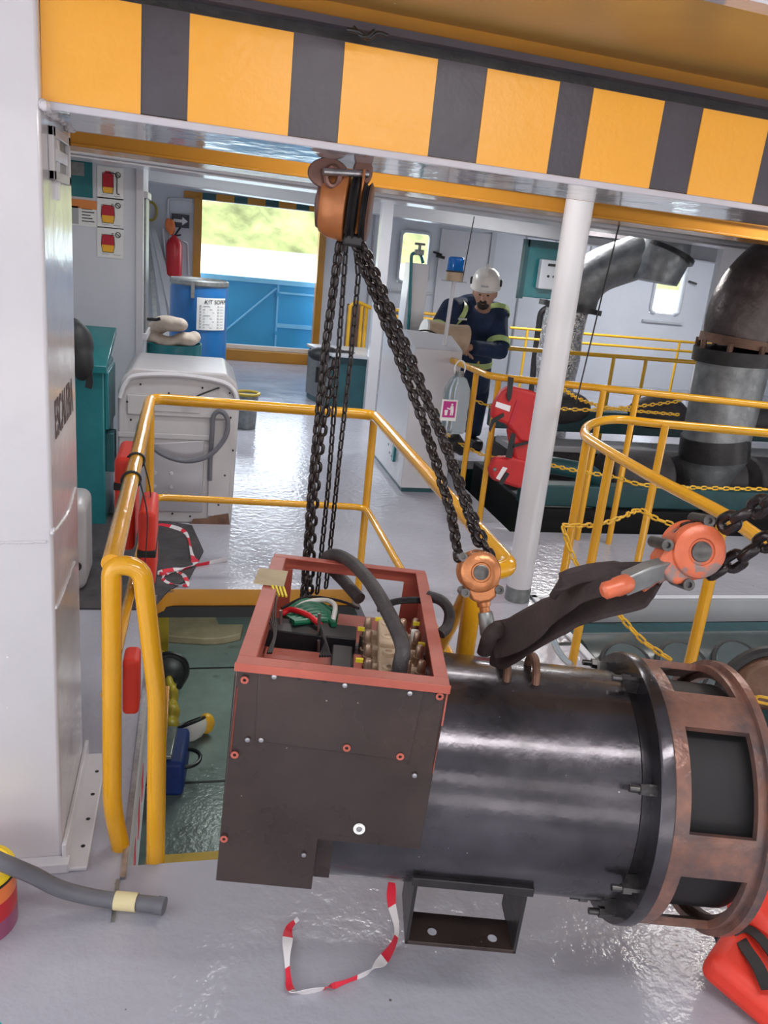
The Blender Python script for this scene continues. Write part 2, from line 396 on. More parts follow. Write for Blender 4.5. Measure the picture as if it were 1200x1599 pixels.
struct('wall_right', MB().box((9.3, 1.0, -.05), (9.4, WY, 2.45)), K['whitewall'])
struct('wall_back', MB().box((-3, -1.75, 0), (9.4, -1.65, .35)).box((-3, -1.75, .95), (9.4, -1.65, 1.55)).box((-3, -1.75, 2.15), (9.4, -1.65, 2.44)), K['greywhite'])  # unseen wall added behind the viewer, slots shaped for light and reflections
struct('ceiling', MB().box((-3, -1.75, 2.38), (9.4, WY + .1, 2.44)), K['greywhite'])
struct('wall_lower_far', MB().box((-3, 8.6, -1.9), (9.4, 8.7, -.07)), K['teal_dark'])
struct('wall_lower_left', MB().box((-1.6, -2, -1.9), (-1.5, 8.6, -.07)), K['greywhite'])
struct('wall_lower_right', MB().box((5.5, -2, -1.9), (5.6, 8.6, -.07)), K['greywhite'])
for i, (a, nm) in enumerate(((W1, 'window_1'), (W2, 'window_2'))):
    wn = thing(nm, None, None, ((a[0] + a[1]) / 2, WY, a[2])); wn['kind'] = 'structure'
    fr = MB(); q = [(a[0], a[2]), (a[1], a[2]), (a[1], a[3]), (a[0], a[3])]
    fr.tube(fillet([(x, WY - .02, z) for x, z in q + q[:2]], .08, 5)[1:-1], .025, 8, closed=False)
    part('window_frame', fr, K['greywhite'], wn)
    part('pane', MB().box((a[0], WY + .03, a[2]), (a[1], WY + .035, a[3])), K['glass'], wn, smooth=False)
    part('dog_clip', MB().cyl((a[1] + .05, WY - .03, (a[2] + a[3]) / 2 + .1), (a[1] + .16, WY - .09, (a[2] + a[3]) / 2 + .07), .014), K['dark'], wn)
    part('sill_tray', MB().box((a[0] - .1, WY - .05, a[2] - .14), (a[1] + .1, WY, a[2] - .11)), K['greywhite'], wn)
# frame of the aft opening, orange with striped lintel
tr = MB().box((OX0 - .07, WY - .05, 0), (OX0 + .03, WY + .12, OZ1 + .02)); struct('trim_1', tr, K['ochre'])
struct('trim_2', MB().box((OX1 - .02, WY - .05, 0), (OX1 + .07, WY + .12, OZ1 + .02)), K['ochre'])
struct('trim_3', MB().box((OX0, WY - .02, 0), (OX1, WY + .14, .14)), K['ochre'])
struct('trim_8', MB().box((OX0, WY + .10, .145), (OX1, WY + .16, .20)), K['paper'])
x = OX0 - .20; k = 0
li = thing('trim_9', None, None, (OX0, WY, OZ1)); li['kind'] = 'structure'
a_ = MB(); b_ = MB()
while x < OX1 + .1:
    ww = .23 if k % 2 == 0 else .17
    (a_ if k % 2 == 0 else b_).box((x, WY - .04, OZ1 + .005), (min(x + ww, OX1 + .12), WY - .003, OZ1 + .085)); x += ww; k += 1
part('lintel_yellow_band', a_, K['ochre'], li, smooth=False); part('lintel_dark_band', b_, K['teal_dark'], li, smooth=False)
# wall panels seams, door panels to the right of the porthole
dr = thing('door_1', None, None, (3.6, WY - .02, 0)); dr['kind'] = 'structure'
part('leaf', MB().box((3.25, WY - .035, .05), (3.98, WY - .004, 1.98)), K['white'], dr, bevel=.006)
part('leaf_edge', MB().box((3.98, WY - .06, .05), (4.05, WY - .004, 2.0)), K['greywhite'], dr)
part('closer_hook', MB().cyl((3.20, WY - .08, 1.62), (3.32, WY - .1, 1.60), .02), K['dark'], dr)
for i, xx in enumerate((4.5, 4.95, 5.5, 7.55, 8.1, 2.3)):
    struct('trim_%d' % (10 + i), MB().box((xx, WY - .02, 0), (xx + .02, WY - .001, 2.3)), K['inkgrey'])
# partition bulkhead on the left carrying the signs
pl = P(110, 300, Y=6.0); pr = P(222, 300, Y=6.0)
struct('wall_partition', MB().box((-1.05, 6.0, 0), (-.40, 6.08, 2.38)), K['whitewall'])
tr = MB().box((-.40, 5.97, 0), (-.355, 6.55, 2.1)); struct('trim_4', tr, K['white'])
sd = MB().box((-.356, 6.1, .9), (-.342, 6.45, 1.8)); struct('window_3', sd, K['greysteel'], bevel=.005)
struct('trim_5', MB().box((-.355, 6.05, .86), (-.33, 6.5, .90)).box((-.355, 6.05, 1.80), (-.33, 6.5, 1.84)), K['white'])
hd = single('door_handle', 'black lever handle on the narrow white door edge beside the drum', 'handle', MB().tube([(-.355, 6.3, .98), (-.28, 6.3, .98), (-.25, 6.3, .99)], .012), K['black'])

# overhead beams
def xbeam(name, label, Y0, depth, p0, p1, h, xa, xb, mat, fmat, rot=4.0, cat='beam'):
    """cross beam whose lower front edge passes through two sighted points; slight athwartship camber"""
    a = P(*p0, Y=Y0); d = V((cos(R(rot)), sin(R(rot)), 0)); n = V((-d.y, d.x, 0))
    r = ray(*p1); t = (a - EYE).dot(n) / r.dot(n); b = EYE + r * t
    M = frame(a, n.cross(b - a) * -1 if False else (b - a).cross(n), b - a)
    k = (b - a).normalized().x
    T = thing(name, label, cat, a)
    x0_, x1_ = (xa - a.x) / k, (xb - a.x) / k
    part('web', MB(M).box((x0_, 0, .012), (x1_, .02, h)), mat, T)
    part('flange', MB(M).box((x0_, -.015, 0), (x1_, depth, .012)), fmat, T, bevel=.003)
    return T, M, x0_, x1_
# big striped beam in front: web just proud of column, slightly turned about z as in the photo
ang = R(4.0)
B0 = V((-.307, 1.90, 1.834))
BM = M4.Translation(B0) @ M4.Rotation(ang, 4, 'Z') @ M4.Rotation(R(.35), 4, 'Y')
sb = thing('striped_overhead_beam', 'large overhead beam painted in yellow and charcoal vertical stripes', 'beam', B0)
L_ = 4.4
edges_px = [65, 220, 294, 453, 532, 675, 752, 864, 917, 1027, 1088]
def beam_u(px):
    # length along the beam face of an image column at the mid height of the beam
    o = BM @ V((0, 0, 0.1)); d = (BM.to_3x3() @ V((1, 0, 0))); n = (BM.to_3x3() @ V((0, -1, 0)))
    py = 100 + .15 * px * .8; r = ray(px, py); t = (o - EYE).dot(n) / r.dot(n)
    return (EYE + r * t - o).dot(d)
us = [beam_u(p) for p in edges_px]; us[0] = 0.0
us += [us[-1] + .2, us[-1] + .3, us[-1] + .52, us[-1] + .64, L_]
bweb = part('web', MB(BM).box((0, .003, .006), (L_, .02, .205)), K['stripe'], sb)
for i in range(0, len(us) - 1, 2):
    part('yellow_stripe', MB(BM).box((us[i], 0, .004), (us[i + 1], .0035, .203)), K['orange'], bweb, smooth=False)
part('lower_flange', MB(BM).box((-.02, -.004, -.012), (L_, .36, .004)), K['soffit'], sb, bevel=.003)
part('top_strip', MB(BM).box((0, .006, .205), (L_, .02, .24)), K['inkbrown'] if False else K['dark'], sb)
part('upper_plate', MB(BM).box((-.02, -.03, .225), (L_, .36, .24)), K['stripe'], sb)
part('back_lip', MB(BM).box((0, .36, -.012), (L_, .375, .02)), K['ochre'], sb)
# near ochre girder above the camera
g = thing('ochre_deckhead_girder', 'wide ochre girder crossing the top of the picture above the striped beam', 'girder', (1, 1.3, 2.0))
GM = M4.Translation(P(330, 0, Z=2.085)) @ M4.Rotation(R(5.5), 4, 'Z')
part('lip', MB(GM).box((-.26, -.045, 0), (4.5, .0, .045)), K['ochre'], g, bevel=.006)
part('soffit_plate', MB(GM).box((-.26, -.55, .03), (4.5, -.045, .05)), K['ochre2'], g)
part('web', MB(GM).box((-.26, -.6, .02), (4.5, -.55, .285)), K['soffit'], g)
# cable bundle on top of the beam
cb = single('black_cable_bundle', 'short black cables tucked between striped beam and ochre girder', 'cable', MB().tube(spline([P(543, 46, Y=1.88), P(560, 50, Y=1.87), P(575, 60, Y=1.88), P(590, 52, Y=1.88), P(606, 56, Y=1.88)]), .0045).tube(spline([P(552, 42, Y=1.88), P(568, 58, Y=1.87), P(585, 48, Y=1.88)]), .004), K['black'])
# beams behind
def zat(px, py, Y): return P(px, py, Y=Y).z
T_, M_, u0, u1 = xbeam('ochre_cross_beam', 'ochre cross beam just behind the striped beam', 3.6, .25, (302, 254), (1167, 373), .5, -1.05, 9.2, K['ochre'], K['ochre'])
part('highlight_strip', MB(M_).tube([(u0, -.03, .085), (u1, -.03, .085)], .007, 8), K['white'], T_)  # white tube painted in as the gloss highlight along the beam
T_, M_, u0, u1 = xbeam('white_cross_beam', 'white cross beam with glossy lower flange between ochre beam and stern bulkhead', 5.45, .3, (231, 261), (1150, 388), .5, -1.0, 9.2, K['whitewall'], K['white'])
part('drain_tube', MB(M_).tube([(u0, -.04, .03), (u1, -.04, .03)], .014, 8), K['white'], T_)
xbeam('grey_cross_beam', 'pale grey cross beam nearest to the stern opening', 8.6, .3, (300, 292), (881, 376), .5, -1.0, 9.2, K['greywhite'], K['greywhite'])
# round deckhead pillar
pt_ = thing('round_white_pillar', 'round white steel pillar with scuffed grey foot right of the hoist', 'pillar', (1.63, 3.556, 0))
part('shaft', MB().cyl((1.63, 3.556, .02), (1.63, 3.556, 2.1), .062, 40), K['white'], pt_)
part('foot_sleeve', MB().cyl((1.63, 3.556, 0), (1.63, 3.556, .075), .0635, 40), K['greysteel'], pt_)
part('cap_plate', MB().cbox((1.63, 3.56, 2.1), (.3, .3, .02)), K['white'], pt_)

# left column
CX, CY0, CY1 = -.307, 1.874, 2.29
struct('wall_column', MB().box((-1.15, CY0, 0), (CX, CY1, 2.4)), K['column'], bevel=.008, seg=3)
def seam(name, pts, r=.0045):
    pts = [V((p[0], max(p[1], 1.88) if p[0] > -.3075 else p[1], p[2])) for p in pts]
    pts = [V(p) + V((random.uniform(-.0008, .0008), random.uniform(-.0008, .0008), random.uniform(-.0012, .0012))) for p in spline(pts, 14)]
    return single(name[0], name[1], 'weld', MB().tube(pts, r, 8), K['column'])
seam(('weld_bead', 'upper diagonal weld seam across the side of the white column'), [P(73, 845, X=CX), P(80, 838, X=CX), (CX, 2.1, zat(100, 800, 2.1)), P(117, 762, X=CX)])
seam(('weld_bead', 'lower diagonal weld seam across the side of the white column'), [P(79, 968, X=CX), P(92, 940, X=CX), P(116, 878, X=CX)])
seam(('weld_bead', 'horizontal weld seam across the front of the white column'), [P(-40, 848, Y=CY0), P(20, 847, Y=CY0), P(72, 846, Y=CY0)], .004)
wb = MB()
for i in range(60):
    t = i / 59; p = V((CX + .004, CY0 + t * (CY1 - CY0) * .95, 1.828 - .004 * sin(9 * t)))
    wb.sphere(p + V((random.uniform(-.004, .006), 0, random.uniform(-.006, .006))), random.uniform(.006, .011), 6)
single('weld_bead', 'rough glossy weld where the striped beam meets the white column', 'weld', wb, K['column'])
an = thing('foot_angle_bar', 'white angle bar with bolt holes along the foot of the white column', 'angle bar', (CX, 2.05, 0))
part('horizontal_leg', MB().box((CX + .001, CY0 - .03, 0), (CX + .065, CY1 + .06, .012)), K['white'], an, bevel=.003)
part('vertical_leg', MB().box((CX, CY0 - .01, .012), (CX + .012, CY1 + .05, .07)), K['white'], an, bevel=.003)
part('front_leg', MB().box((-1.0, CY0 - .035, 0), (CX + .02, CY0, .03)), K['white'], an, bevel=.003)
for i in range(4):
    part('bolt_hole', MB().cyl((CX + .045, CY0 + .05 + i * .11, .0118), (CX + .045, CY0 + .05 + i * .11, .0128), .006, 10), K['ink'], an)
# stencil and switch frame on the column side
MT = frame(V((CX + .0012, 2.085, P(90, 655, X=CX).z + .005)), (1, 0, 0), (0, 1, .03))
part_t = text_mb('ESCALERA', .125, MT, .0004, .50, bold=.0015)
tagit(part('stencil_lettering', part_t, K['inkbrown']), 'dark stencilled word ESCALERA on the side of the white column', 'lettering')
fr = thing('framed_mirror_plate', 'small silver framed plate fixed high on the side of the white column', 'plate', P(88, 285, X=CX))
a = P(74, 200, X=CX); b = P(103, 283, X=CX)
ya, yb, za, zb = a.y, b.y, zat(90, 285, (a.y + b.y) / 2), zat(90, 205, (a.y + b.y) / 2)
part('plate', MB().box((CX, ya + .02, za + .01), (CX + .004, yb - .02, zb - .01)), K['greysteel'], fr)
q = MB().box((CX, ya, za), (CX + .012, ya + .025, zb)).box((CX, yb - .025, za), (CX + .012, yb, zb)).box((CX, ya, za), (CX + .012, yb, za + .02)).box((CX, ya, zb - .02), (CX + .012, yb, zb))
part('border', q, K['machine'], fr, bevel=.002)
part('shelf_strip', MB().box((CX, ya + .03, (za + zb) / 2 - .012), (CX + .009, yb - .03, (za + zb) / 2 + .012)).box((CX, ya + .08, (za + zb) / 2 - .09), (CX + .007, ya + .11, zb - .02)), K['white'], fr)

# ================================================================== HATCH
hc = thing('hatch_coaming', 'orange lined coaming around the open ladder hatch', 'coaming', (.3, 2.75, -.07))
rc = .10
arc = [V((HX0 + .004, 1.87, 0)), V((HX0 + .004, HY1 - rc, 0))]
for k in range(9):
    t = k / 8 * pi / 2; arc.append(V((HX0 + rc - cos(t) * (rc - .004), HY1 - rc + sin(t) * (rc - .004), 0)))
arc += [V((HX1 - .004, HY1 - .004, 0))]
mb = MB()
for i in range(1, len(arc) - 1):
    a, b = arc[i], arc[i + 1]
    mb.add([(a.x, a.y, -.08), (b.x, b.y, -.08), (b.x, b.y, .004), (a.x, a.y, .004), (a.x - .004, a.y + .004, -.10), (b.x - .004, b.y + .004, -.10), (b.x - .004, b.y + .004, .004), (a.x - .004, a.y + .004, .004)],
           [(0,1,2,3),(7,6,5,4),(3,2,6,7),(0,4,5,1)])
part('far_liner', mb, K['ochre'], hc)
fill = MB().prism([(HX0, HY1), (HX0, HY1 - rc)] + [(p.x, p.y) for p in arc[1:10]] + [(HX0 + rc, HY1)], (-.01, .0005))
part('corner_fillet', fill, K['deck'], hc, smooth=False)
part('side_liner', MB().box((HX0, 1.86, -.42), (HX0 + .006, HY1 - rc, .0)), K['whitewall'], hc)
part('side_lip', MB().box((HX0 - .006, 1.80, 0), (HX0 + .008, HY1 - .08, .010)), K['steel'], hc)
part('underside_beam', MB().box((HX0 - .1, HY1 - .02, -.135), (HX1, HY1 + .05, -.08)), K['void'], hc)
for yy in (1.93, 2.12, 2.31, 2.5):
    part('red_tape_patch', MB().box((HX0 + .006, yy, -.30), (HX0 + .0075, yy + .09, -.20)), K['tapered'], hc)
lad = thing('yellow_ladder', 'dull yellow ladder frame going down inside the hatch', 'ladder', (.3, 1.95, -1.9))
part('stringer', MB().box((HX0 + .055, 1.88, -.16), (HX0 + .085, 2.95, -.10)), K['ochre'], lad, bevel=.003)
part('top_tread', MB().box((HX0 + .05, 1.86, -.12), (HX1 - .05, 1.955, -.06)), K['ylow'], lad, bevel=.004)
_a = P(241, 1046, Z=-1.9); _b = P(262, 1046, Z=-1.9)
part('post', MB().box((_a.x, _a.y, -1.9), (_b.x, _a.y + .05, -.3)), K['ylow'], lad)

# ---- hatch guardrail
gr = thing('hatch_guardrail', 'yellow tubular guardrail standing around the ladder hatch', 'railing', (.32, 2.75, 0))
TR = .0245
A = P(174, 880, Y=1.92); FL = P(235, 622, Y=3.67); FR = P(585, 648, Y=3.67); NR = P(800, 888, Z=.87)
hoopx = P(218, 890, Y=1.92)
hoop = [V((-.165, 1.925, 0)), V((-.186, 1.92, .14)), A, hoopx + V((0, 0, 0)), P(246, 1090, Y=1.90), P(243, 1352, Y=1.87)]
part('hoop_post', MB().tube(fillet(hoop[:3] + [V((hoopx.x + .005, 1.92, A.z - .01))] + hoop[4:], .05), TR, 16), K['yellow'], gr)
part('top_rail', MB().tube(fillet([A + V((.0, .0, 0)), FL, FR, NR, V((NR.x - .10, NR.y - .01, NR.z - .01))], .07), TR, 16), K['yellow'], gr)
zm = .46
mlp = P(245, 776, Y=3.67); mrp = P(560, 792, Y=3.67)
part('mid_rail', MB().tube(fillet([V((-.20, 1.95, zm)), V((mlp.x - .02, 3.67, mlp.z)), V((FR.x, 3.67, mrp.z)), V((NR.x, 1.95, mrp.z - .02))], .07), .016, 14), K['yellow'], gr)
for p in (V((FL.x, 3.67, FL.z)), V((FR.x, 3.67, FR.z))):
    part('post', MB().cyl((p.x, p.y, 0), (p.x, p.y, p.z), .018, 14), K['yellow'], gr)
part('post', MB().cyl((NR.x - .10, NR.y - .01, 0.0), (NR.x - .10, NR.y - .01, NR.z - .01), TR, 16), K['yellow'], gr)
part('slanted_handrail', MB().tube([V((NR.x - .10, NR.y, NR.z - .02)), P(706, 975, Y=2.0), P(640, 1100, Y=2.1)], .019, 14), K['yellow'], gr)

# ================================================================== LOWER DECK THINGS
def low(px, py, z=-1.9): return P(px, py, Z=z)
o = low(293, 1152); hm = thing('safety_helmet', 'white helmet with black harness and yellow ear cup lying upside down below', 'helmet', o)
HM = M4.Translation(o + V((0, 0, .13))) @ M4.Rotation(R(150), 4, 'X') @ M4.Rotation(R(20), 4, 'Y')
part('shell', MB(HM).lathe([(.13, 0), (.128, .05), (.105, .10), (.06, .13), (.001, .14)], n=24, cap=False), K['helmet'], hm)
part('harness', MB(HM).tube([V((.12 * cos(t), .12 * sin(t), .01)) for t in [2 * pi * i / 24 for i in range(24)]], .014, 8, closed=True).tube([(-.11, 0, .02), (0, 0, .08), (.11, 0, .02)], .015, 8).tube([(0, -.11, .02), (0, 0, .08), (0, .11, .02)], .015, 8), K['black'], hm)
part('ear_cup', MB().sphere(low(322, 1148) + V((0, 0, .1)), (.06, .06, .08), 12), K['sign_yel'], hm)
o = low(272, 1215); tb = thing('tool_bag', 'navy blue open tool bag on the lower deck', 'bag', o)
TM = M4.Translation(o) @ M4.Rotation(R(-5), 4, 'Z')
part('body', MB(TM).box((-.10, -.20, 0), (.08, .22, .26)), K['navybag'], tb, bevel=.03)
part('contents', MB(TM).box((-.12, -.16, .25), (.0, .18, .29)), K['greysteel'], tb, bevel=.01)
part('handle', MB(TM).tube([V((.08 + .09 * sin(t), .10 * cos(t), .16)) for t in [pi * i / 10 for i in range(11)]], .014, 8), K['black'], tb)
o = low(262, 1085); gl = thing('yellow_equipment_heap', 'heap of folded yellow equipment with black cover behind the helmet', 'equipment', o)
mb = MB()
for i in range(26):
    t = i / 25; p = low(255 + random.uniform(-4, 14), 1150 - 100 * t) + V((0, 0, .05 + .1 * random.random()))
    mb.sphere(p, (random.uniform(.04, .07), .07, random.uniform(.05, .1)), 8)
part('folds', mb, K['ylow'], gl, remesh=.02)
part('black_cover', MB().sphere(low(262, 1078) + V((0, 0, .2)), (.15, .18, .12), 14), K['rubber'], gl)
pz = low(258, 1060) + V((0, 0, .25))
part('hose_loop', MB().tube(spline([P(240, 1035, Y=5.0), P(262, 1022, Y=5.0), P(285, 1030, Y=5.0), P(291, 1050, Y=5.05), P(280, 1072, Y=5.2)]), .022, 10), K['rubber'], gl)
o = low(310, 985); wd = MB()
pts2 = [low(252, 965), low(290, 967), low(335, 970), low(342, 985), low(380, 985), low(376, 1000), low(345, 1007), low(318, 1008), low(252, 1003)]
c0 = sum(pts2, V()) / len(pts2)
single('torn_cardboard_sheet', 'torn dusty brown cardboard sheet lying on the lower deck', 'cardboard', MB().prism([(p.x, p.y) for p in pts2], .07, M4.Translation((0, 0, -1.9))), K['wood'], bevel=.01)
for i, (ya_) in enumerate((4.75, 6.3)):
    struct('trim_%d' % (20 + i), MB().box((-1.5, ya_, -1.9), (3, ya_ + .02, -1.897)), K['void'])

# ================================================================== GENERATOR (about to be lowered)
GP = V((.0958, 1.4423, .8255))
Gr = M4(((.980, .196, .042), (-.198, .980, .037), (-.034, -.044, .998))).to_4x4()
GS = .93
GMx = M4.Translation(EYE + (GP - EYE) * GS) @ Gr @ M4.Scale(GS, 4)
gen = thing('alternator', 'black cylindrical alternator with open red topped terminal box hanging over the deck', 'generator', GMx @ V((.6, .34, -.78)))
def G(): return MB(GMx)
w_, d_, h1, h2, xs_, r_, cy_, cz_, xf = .42, .674, .509, .383, .20, .277, .337, -.385, .937
AX = GMx @ M4.Translation((0, cy_, cz_)) @ M4.Rotation(R(90), 4, 'Y')   # local z = axis
# stator shell
body = MB(AX).lathe([(r_ - .012, .205), (r_, .21), (r_, .90), (r_ - .006, .905), (r_ - .006, .93)], n=96)
part('stator_shell', body, K['gen'], gen)
part('rear_end_cover', MB(AX).lathe([(.10, .14), (.20, .15), (r_ - .02, .18), (r_ - .012, .206)], n=64), K['gen'], gen)
# flange and adapter
fring = part('flange_ring', MB(AX).lathe([(.24, .925), (.325, .925), (.328, .93), (.328, .955), (.322, .96), (.24, .96)], n=96, cap=False), K['gen'], gen)
ad = MB(AX)
RO, RI = .318, .300
x0, x1 = .96, 1.175
for k in range(6):
    c = R(60) * k
    # local z axis = gen x; angle 0 -> local x of AX. AX x -> gen -z, AX y -> gen y. near side is gen -y = angle -90
    base = -pi / 2 + R(-6)
    a0 = base + c - R(9); a1 = base + c + R(9); b1 = base + c + R(51)
    ad.lathe([(RI, x0), (RO, x0), (RO, x1), (RI, x1), (RI, x0)], n=6, a0=a0, a1=a1, cap=False)
    ad.lathe([(RI, x0), (RO, x0), (RO, x0 + .035), (RI, x0 + .035), (RI, x0)], n=10, a0=a1, a1=b1, cap=False)
    ad.lathe([(RI, x1 - .03), (RO, x1 - .03), (RO, x1), (RI, x1), (RI, x1 - .03)], n=10, a0=a1, a1=b1, cap=False)
    for aa in (a0, a1):
        ad.add([(RI * cos(aa), RI * sin(aa), x0 + .03), (RO * cos(aa), RO * sin(aa), x0 + .03), (RO * cos(aa), RO * sin(aa), x1 - .03), (RI * cos(aa), RI * sin(aa), x1 - .03)], [(0, 1, 2, 3)])
part('adapter_ring', ad, K['rust'], gen)
part('end_rim', MB(AX).lathe([(.285, 1.165), (.332, 1.165), (.332, 1.185), (.285, 1.185), (.285, 1.165)], n=96, cap=False), K['rust'], gen)
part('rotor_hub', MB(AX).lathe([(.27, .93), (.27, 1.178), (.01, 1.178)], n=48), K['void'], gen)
# flange lugs with bolts
for deg in (30, -16, -48, -76, 84, 130, 180, 230):
    a = -pi / 2 + R(-deg) if True else 0
    # AX local: near side angle -90; upward (gen +z) is AX -x, so +deg up -> angle -90-deg
    cc = (.302 * cos(a), .302 * sin(a))
    Lm = AX @ M4.Translation((cc[0], cc[1], 0)) @ M4.Rotation(a, 4, 'Z')
    part('flange_bolt', MB(Lm).lathe([(.013, .885), (.013, .905), (.008, .906), (.008, .93)], n=6).lathe([(.008, .862), (.008, .886)], n=12).box((-.030, -.012, .898), (.0, .012, .926)), K['bolt'], fring)
# lifting eyes on top of shell
ex = .64; ez = cz_ + r_
for dx in (-.022, .022):
    part('lifting_eye', G().tube([V((ex + dx * 1.6, cy_ - .05 + .05 * (1 - cos(t)), ez - .012 + .05 * sin(t))) for t in [pi * i / 12 for i in range(13)]], .010, 10), K['brownrust'], gen)
# terminal box
fpan = part('front_panel', G().prism([(0, 0), (w_, 0), (w_, -h2 * .2), (w_ - .004, -h2), (xs_, -h2), (xs_, -h1), (-.004, -h1)], (0, .006), M4(((1,0,0,0),(0,0,1,0),(0,1,0,0),(0,0,0,1)))), K['plate'], gen, bevel=.0015)
part('cover_plate', G().prism([(.045, -.014), (.372, -.014), (.365, -.185), (.335, -.32), (.06, -.30), (.045, -.16)][:3] + [(.36, -.175), (.05, -.165)], (-.003, .0), M4(((1,0,0,0),(0,0,1,0),(0,1,0,0),(0,0,0,1)))), K['plate'], gen, bevel=.001)
part('side_panel', G().box((-.004, .006, -h1), (.0, d_, -.03)), K['plate'], gen)
part('notch_bracket', G().box((xs_ - .002, .03, -.50), (xs_ + .035, .06, -.385)), K['plate'], gen)
rim = G()
t_ = .028
rim.box((-.002, -.006, 0), (w_ + .002, t_, .004)).box((-.004, -.008, -.014), (w_ + .004, -.003, .004))
part('front_rim', rim, K['primer'], gen, bevel=.001)
part('left_rim', G().box((-.002, t_, 0), (t_ + .006, d_ - t_, .004)).box((t_ + .004, t_, -.05), (t_ + .007, d_ - t_, .0)), K['primer'], gen, bevel=.001)
part('right_rim', G().box((w_ - t_, t_, 0), (w_ + .002, d_ - t_, .004)).box((w_ - .003, 0, -.09), (w_ + .002, d_, .0)), K['primer'], gen, bevel=.001)
bk = G()
bk.box((0, d_ - t_, -.0), (w_, d_, .004)).box((0, d_ - .004, -.035), (w_, d_, .0))
bk.box((0, d_ - .004, -.16), (.055, d_, -.035)).box((w_ - .055, d_ - .004, -.16), (w_, d_, -.035)).box((0, d_ - .004, -.2), (w_, d_, -.16))
part('back_frame', bk, K['primer'], gen, bevel=.0015)
part('right_wall', G().box((w_ - .006, 0, -.20), (w_ - .002, d_, -.0)), K['primer'], gen)
part('left_wall', G().box((.002, .0, -.20), (.006, d_, -.05)), K['primer'], gen)
part('inner_floor', G().box((.0, .006, -.16), (w_, d_ * .99, -.15)), K['primer'], gen)
part('inner_shelf', G().box((.03, .02, -.14), (.18, .20, -.13)).box((.235, .02, -.15), (.255, .26, -.075)).box((.03, .24, -.13), (.19, .30, -.10)), K['primer'], gen, bevel=.002)
part('black_bar', G().box((.02, .34, -.12), (.24, .42, -.075)).box((.03, .20, -.13), (.19, .24, -.10)), K['black'], gen, bevel=.003)
part('inner_post', G().box((.185, .03, -.15), (.232, .30, -.075)), K['rubber'], gen, bevel=.003)
part('support_skirt', G().box((.02, .05, -.42), (.40, .62, -.2)), K['gen'], gen)
# screws, washers, holes on the front panel
for (u, v_, kind) in ((.018, -.032, 'r'), (.405, -.022, 'r'), (.012, -.20, 'r'), (.235, -.158, 'r'), (.345, -.165, 'r'), (.38, -.205, 's'), (.075, -.018, 's'), (.125, -.016, 'h'), (.175, -.016, 'h'), (.215, -.02, 's'), (.345, -.022, 's'), (.035, -.163, 's'), (.062, -.160, 's'), (.006, -.40, 'r'), (.175, -.42, 's')):
    mt = {'r': K['primer'], 's': K['steel'], 'h': K['ink']}[kind]
    mb = G()
    if kind == 'r': mb.lathe([(.0035, 0), (.008, 0), (.008, .0015), (.0035, .0015), (.0035, 0)], M4.Translation((u, -.005, v_)) @ M4.Rotation(R(90), 4, 'X'), 16, cap=False)
    else: mb.lathe([(.005, 0), (.005, .004 if kind == 's' else .0008), (.001, .005 if kind == 's' else .0008)], M4.Translation((u, -.003, v_)) @ M4.Rotation(R(90), 4, 'X'), 12)
    part({'r': 'washer_mark', 's': 'screw', 'h': 'screw_hole'}[kind], mb, mt, fpan)
part('white_washer', G().lathe([(.006, 0), (.0125, 0), (.0125, .003), (.006, .003), (.006, 0)], M4.Translation((.283, -.002, -.345)) @ M4.Rotation(R(90), 4, 'X'), 24, cap=False), K['paper'], fpan)
part('washer_screw', G().lathe([(.006, 0), (.005, .005), (.001, .006)], M4.Translation((.283, -.002, -.345)) @ M4.Rotation(R(90), 4, 'X'), 8), K['steel'], fpan)
# foot bracket
ft = thing  # foot is a part of the alternator
def gl_(px, py, y):   # image point on local plane y of the generator -> local coords
    inv = GMx.inverted(); o = inv @ EYE; d = inv.to_3x3() @ ray(px, py); t = (y - o.y) / d.y; return o + d * t
fa = gl_(632, 1476, .09); fb = gl_(806, 1488, .09); fc = gl_(632, 1372, .09)
fz, ftop = (fa.z + fb.z) / 2, fc.z
fbase = part('foot_base_plate', G().box((fa.x, .09, fz), (fb.x, .185, fz + .010)), K['plate'], gen, bevel=.001)
part('foot_top_bar', G().box((fa.x - .006, .085, ftop - .014), (fb.x + .012, .105, ftop + .008)), K['dark'], gen, bevel=.002)
for xa in (fa.x, fb.x - .008):
    part('foot_gusset', G().box((xa, .09, fz), (xa + .008, .25, ftop)), K['dark'], gen, bevel=.001)
for (u, v_) in ((.25, .22), (.8, .2)):
    part('bolt_hole', G().lathe([(.011, 0), (.011, .0006)], M4.Translation((fa.x + (fb.x - fa.x) * u, .09 + .155 * v_, fz + .0102)), 20), K['deck'], fbase)
# box contents
# moulded contactor
cm = G()
cm.box((.262, .07, -.15), (.385, .42, -.085)).box((.288, .10, -.085), (.335, .255, -.048)).box((.290, .265, -.085), (.338, .42, -.040)).box((.245, .06, -.15), (.40, .12, -.10))
for yy in (.10, .19, .28, .37): cm.box((.258, yy, -.12), (.39, yy + .018, -.065))
cbody = part('contactor_body', cm, K['beige'], gen, bevel=.005, seg=3)
for yy in (.135, .215, .30, .375):
    part('contactor_knob', G().lathe([(.015, -.05), (.015, -.038), (.008, -.037), (.008, -.042)], M4.Translation((.311, yy, 0)), 16), K['beige'], cbody)
for i in range(5):
    for sx_, xx in enumerate((.266, .352, .385)):
        yy = .08 + i * .078 + .012 * sx_
        part('terminal_bolt', G().lathe([(.0165, -.13), (.0165, -.085), (.012, -.083), (.012, -.065), (.010, -.064), (.009, -.040), (.006, -.036), (.001, -.036)], M4.Translation((xx, yy, 0)), 10), K['brass'], cbody, label='tarnished brass bolt')
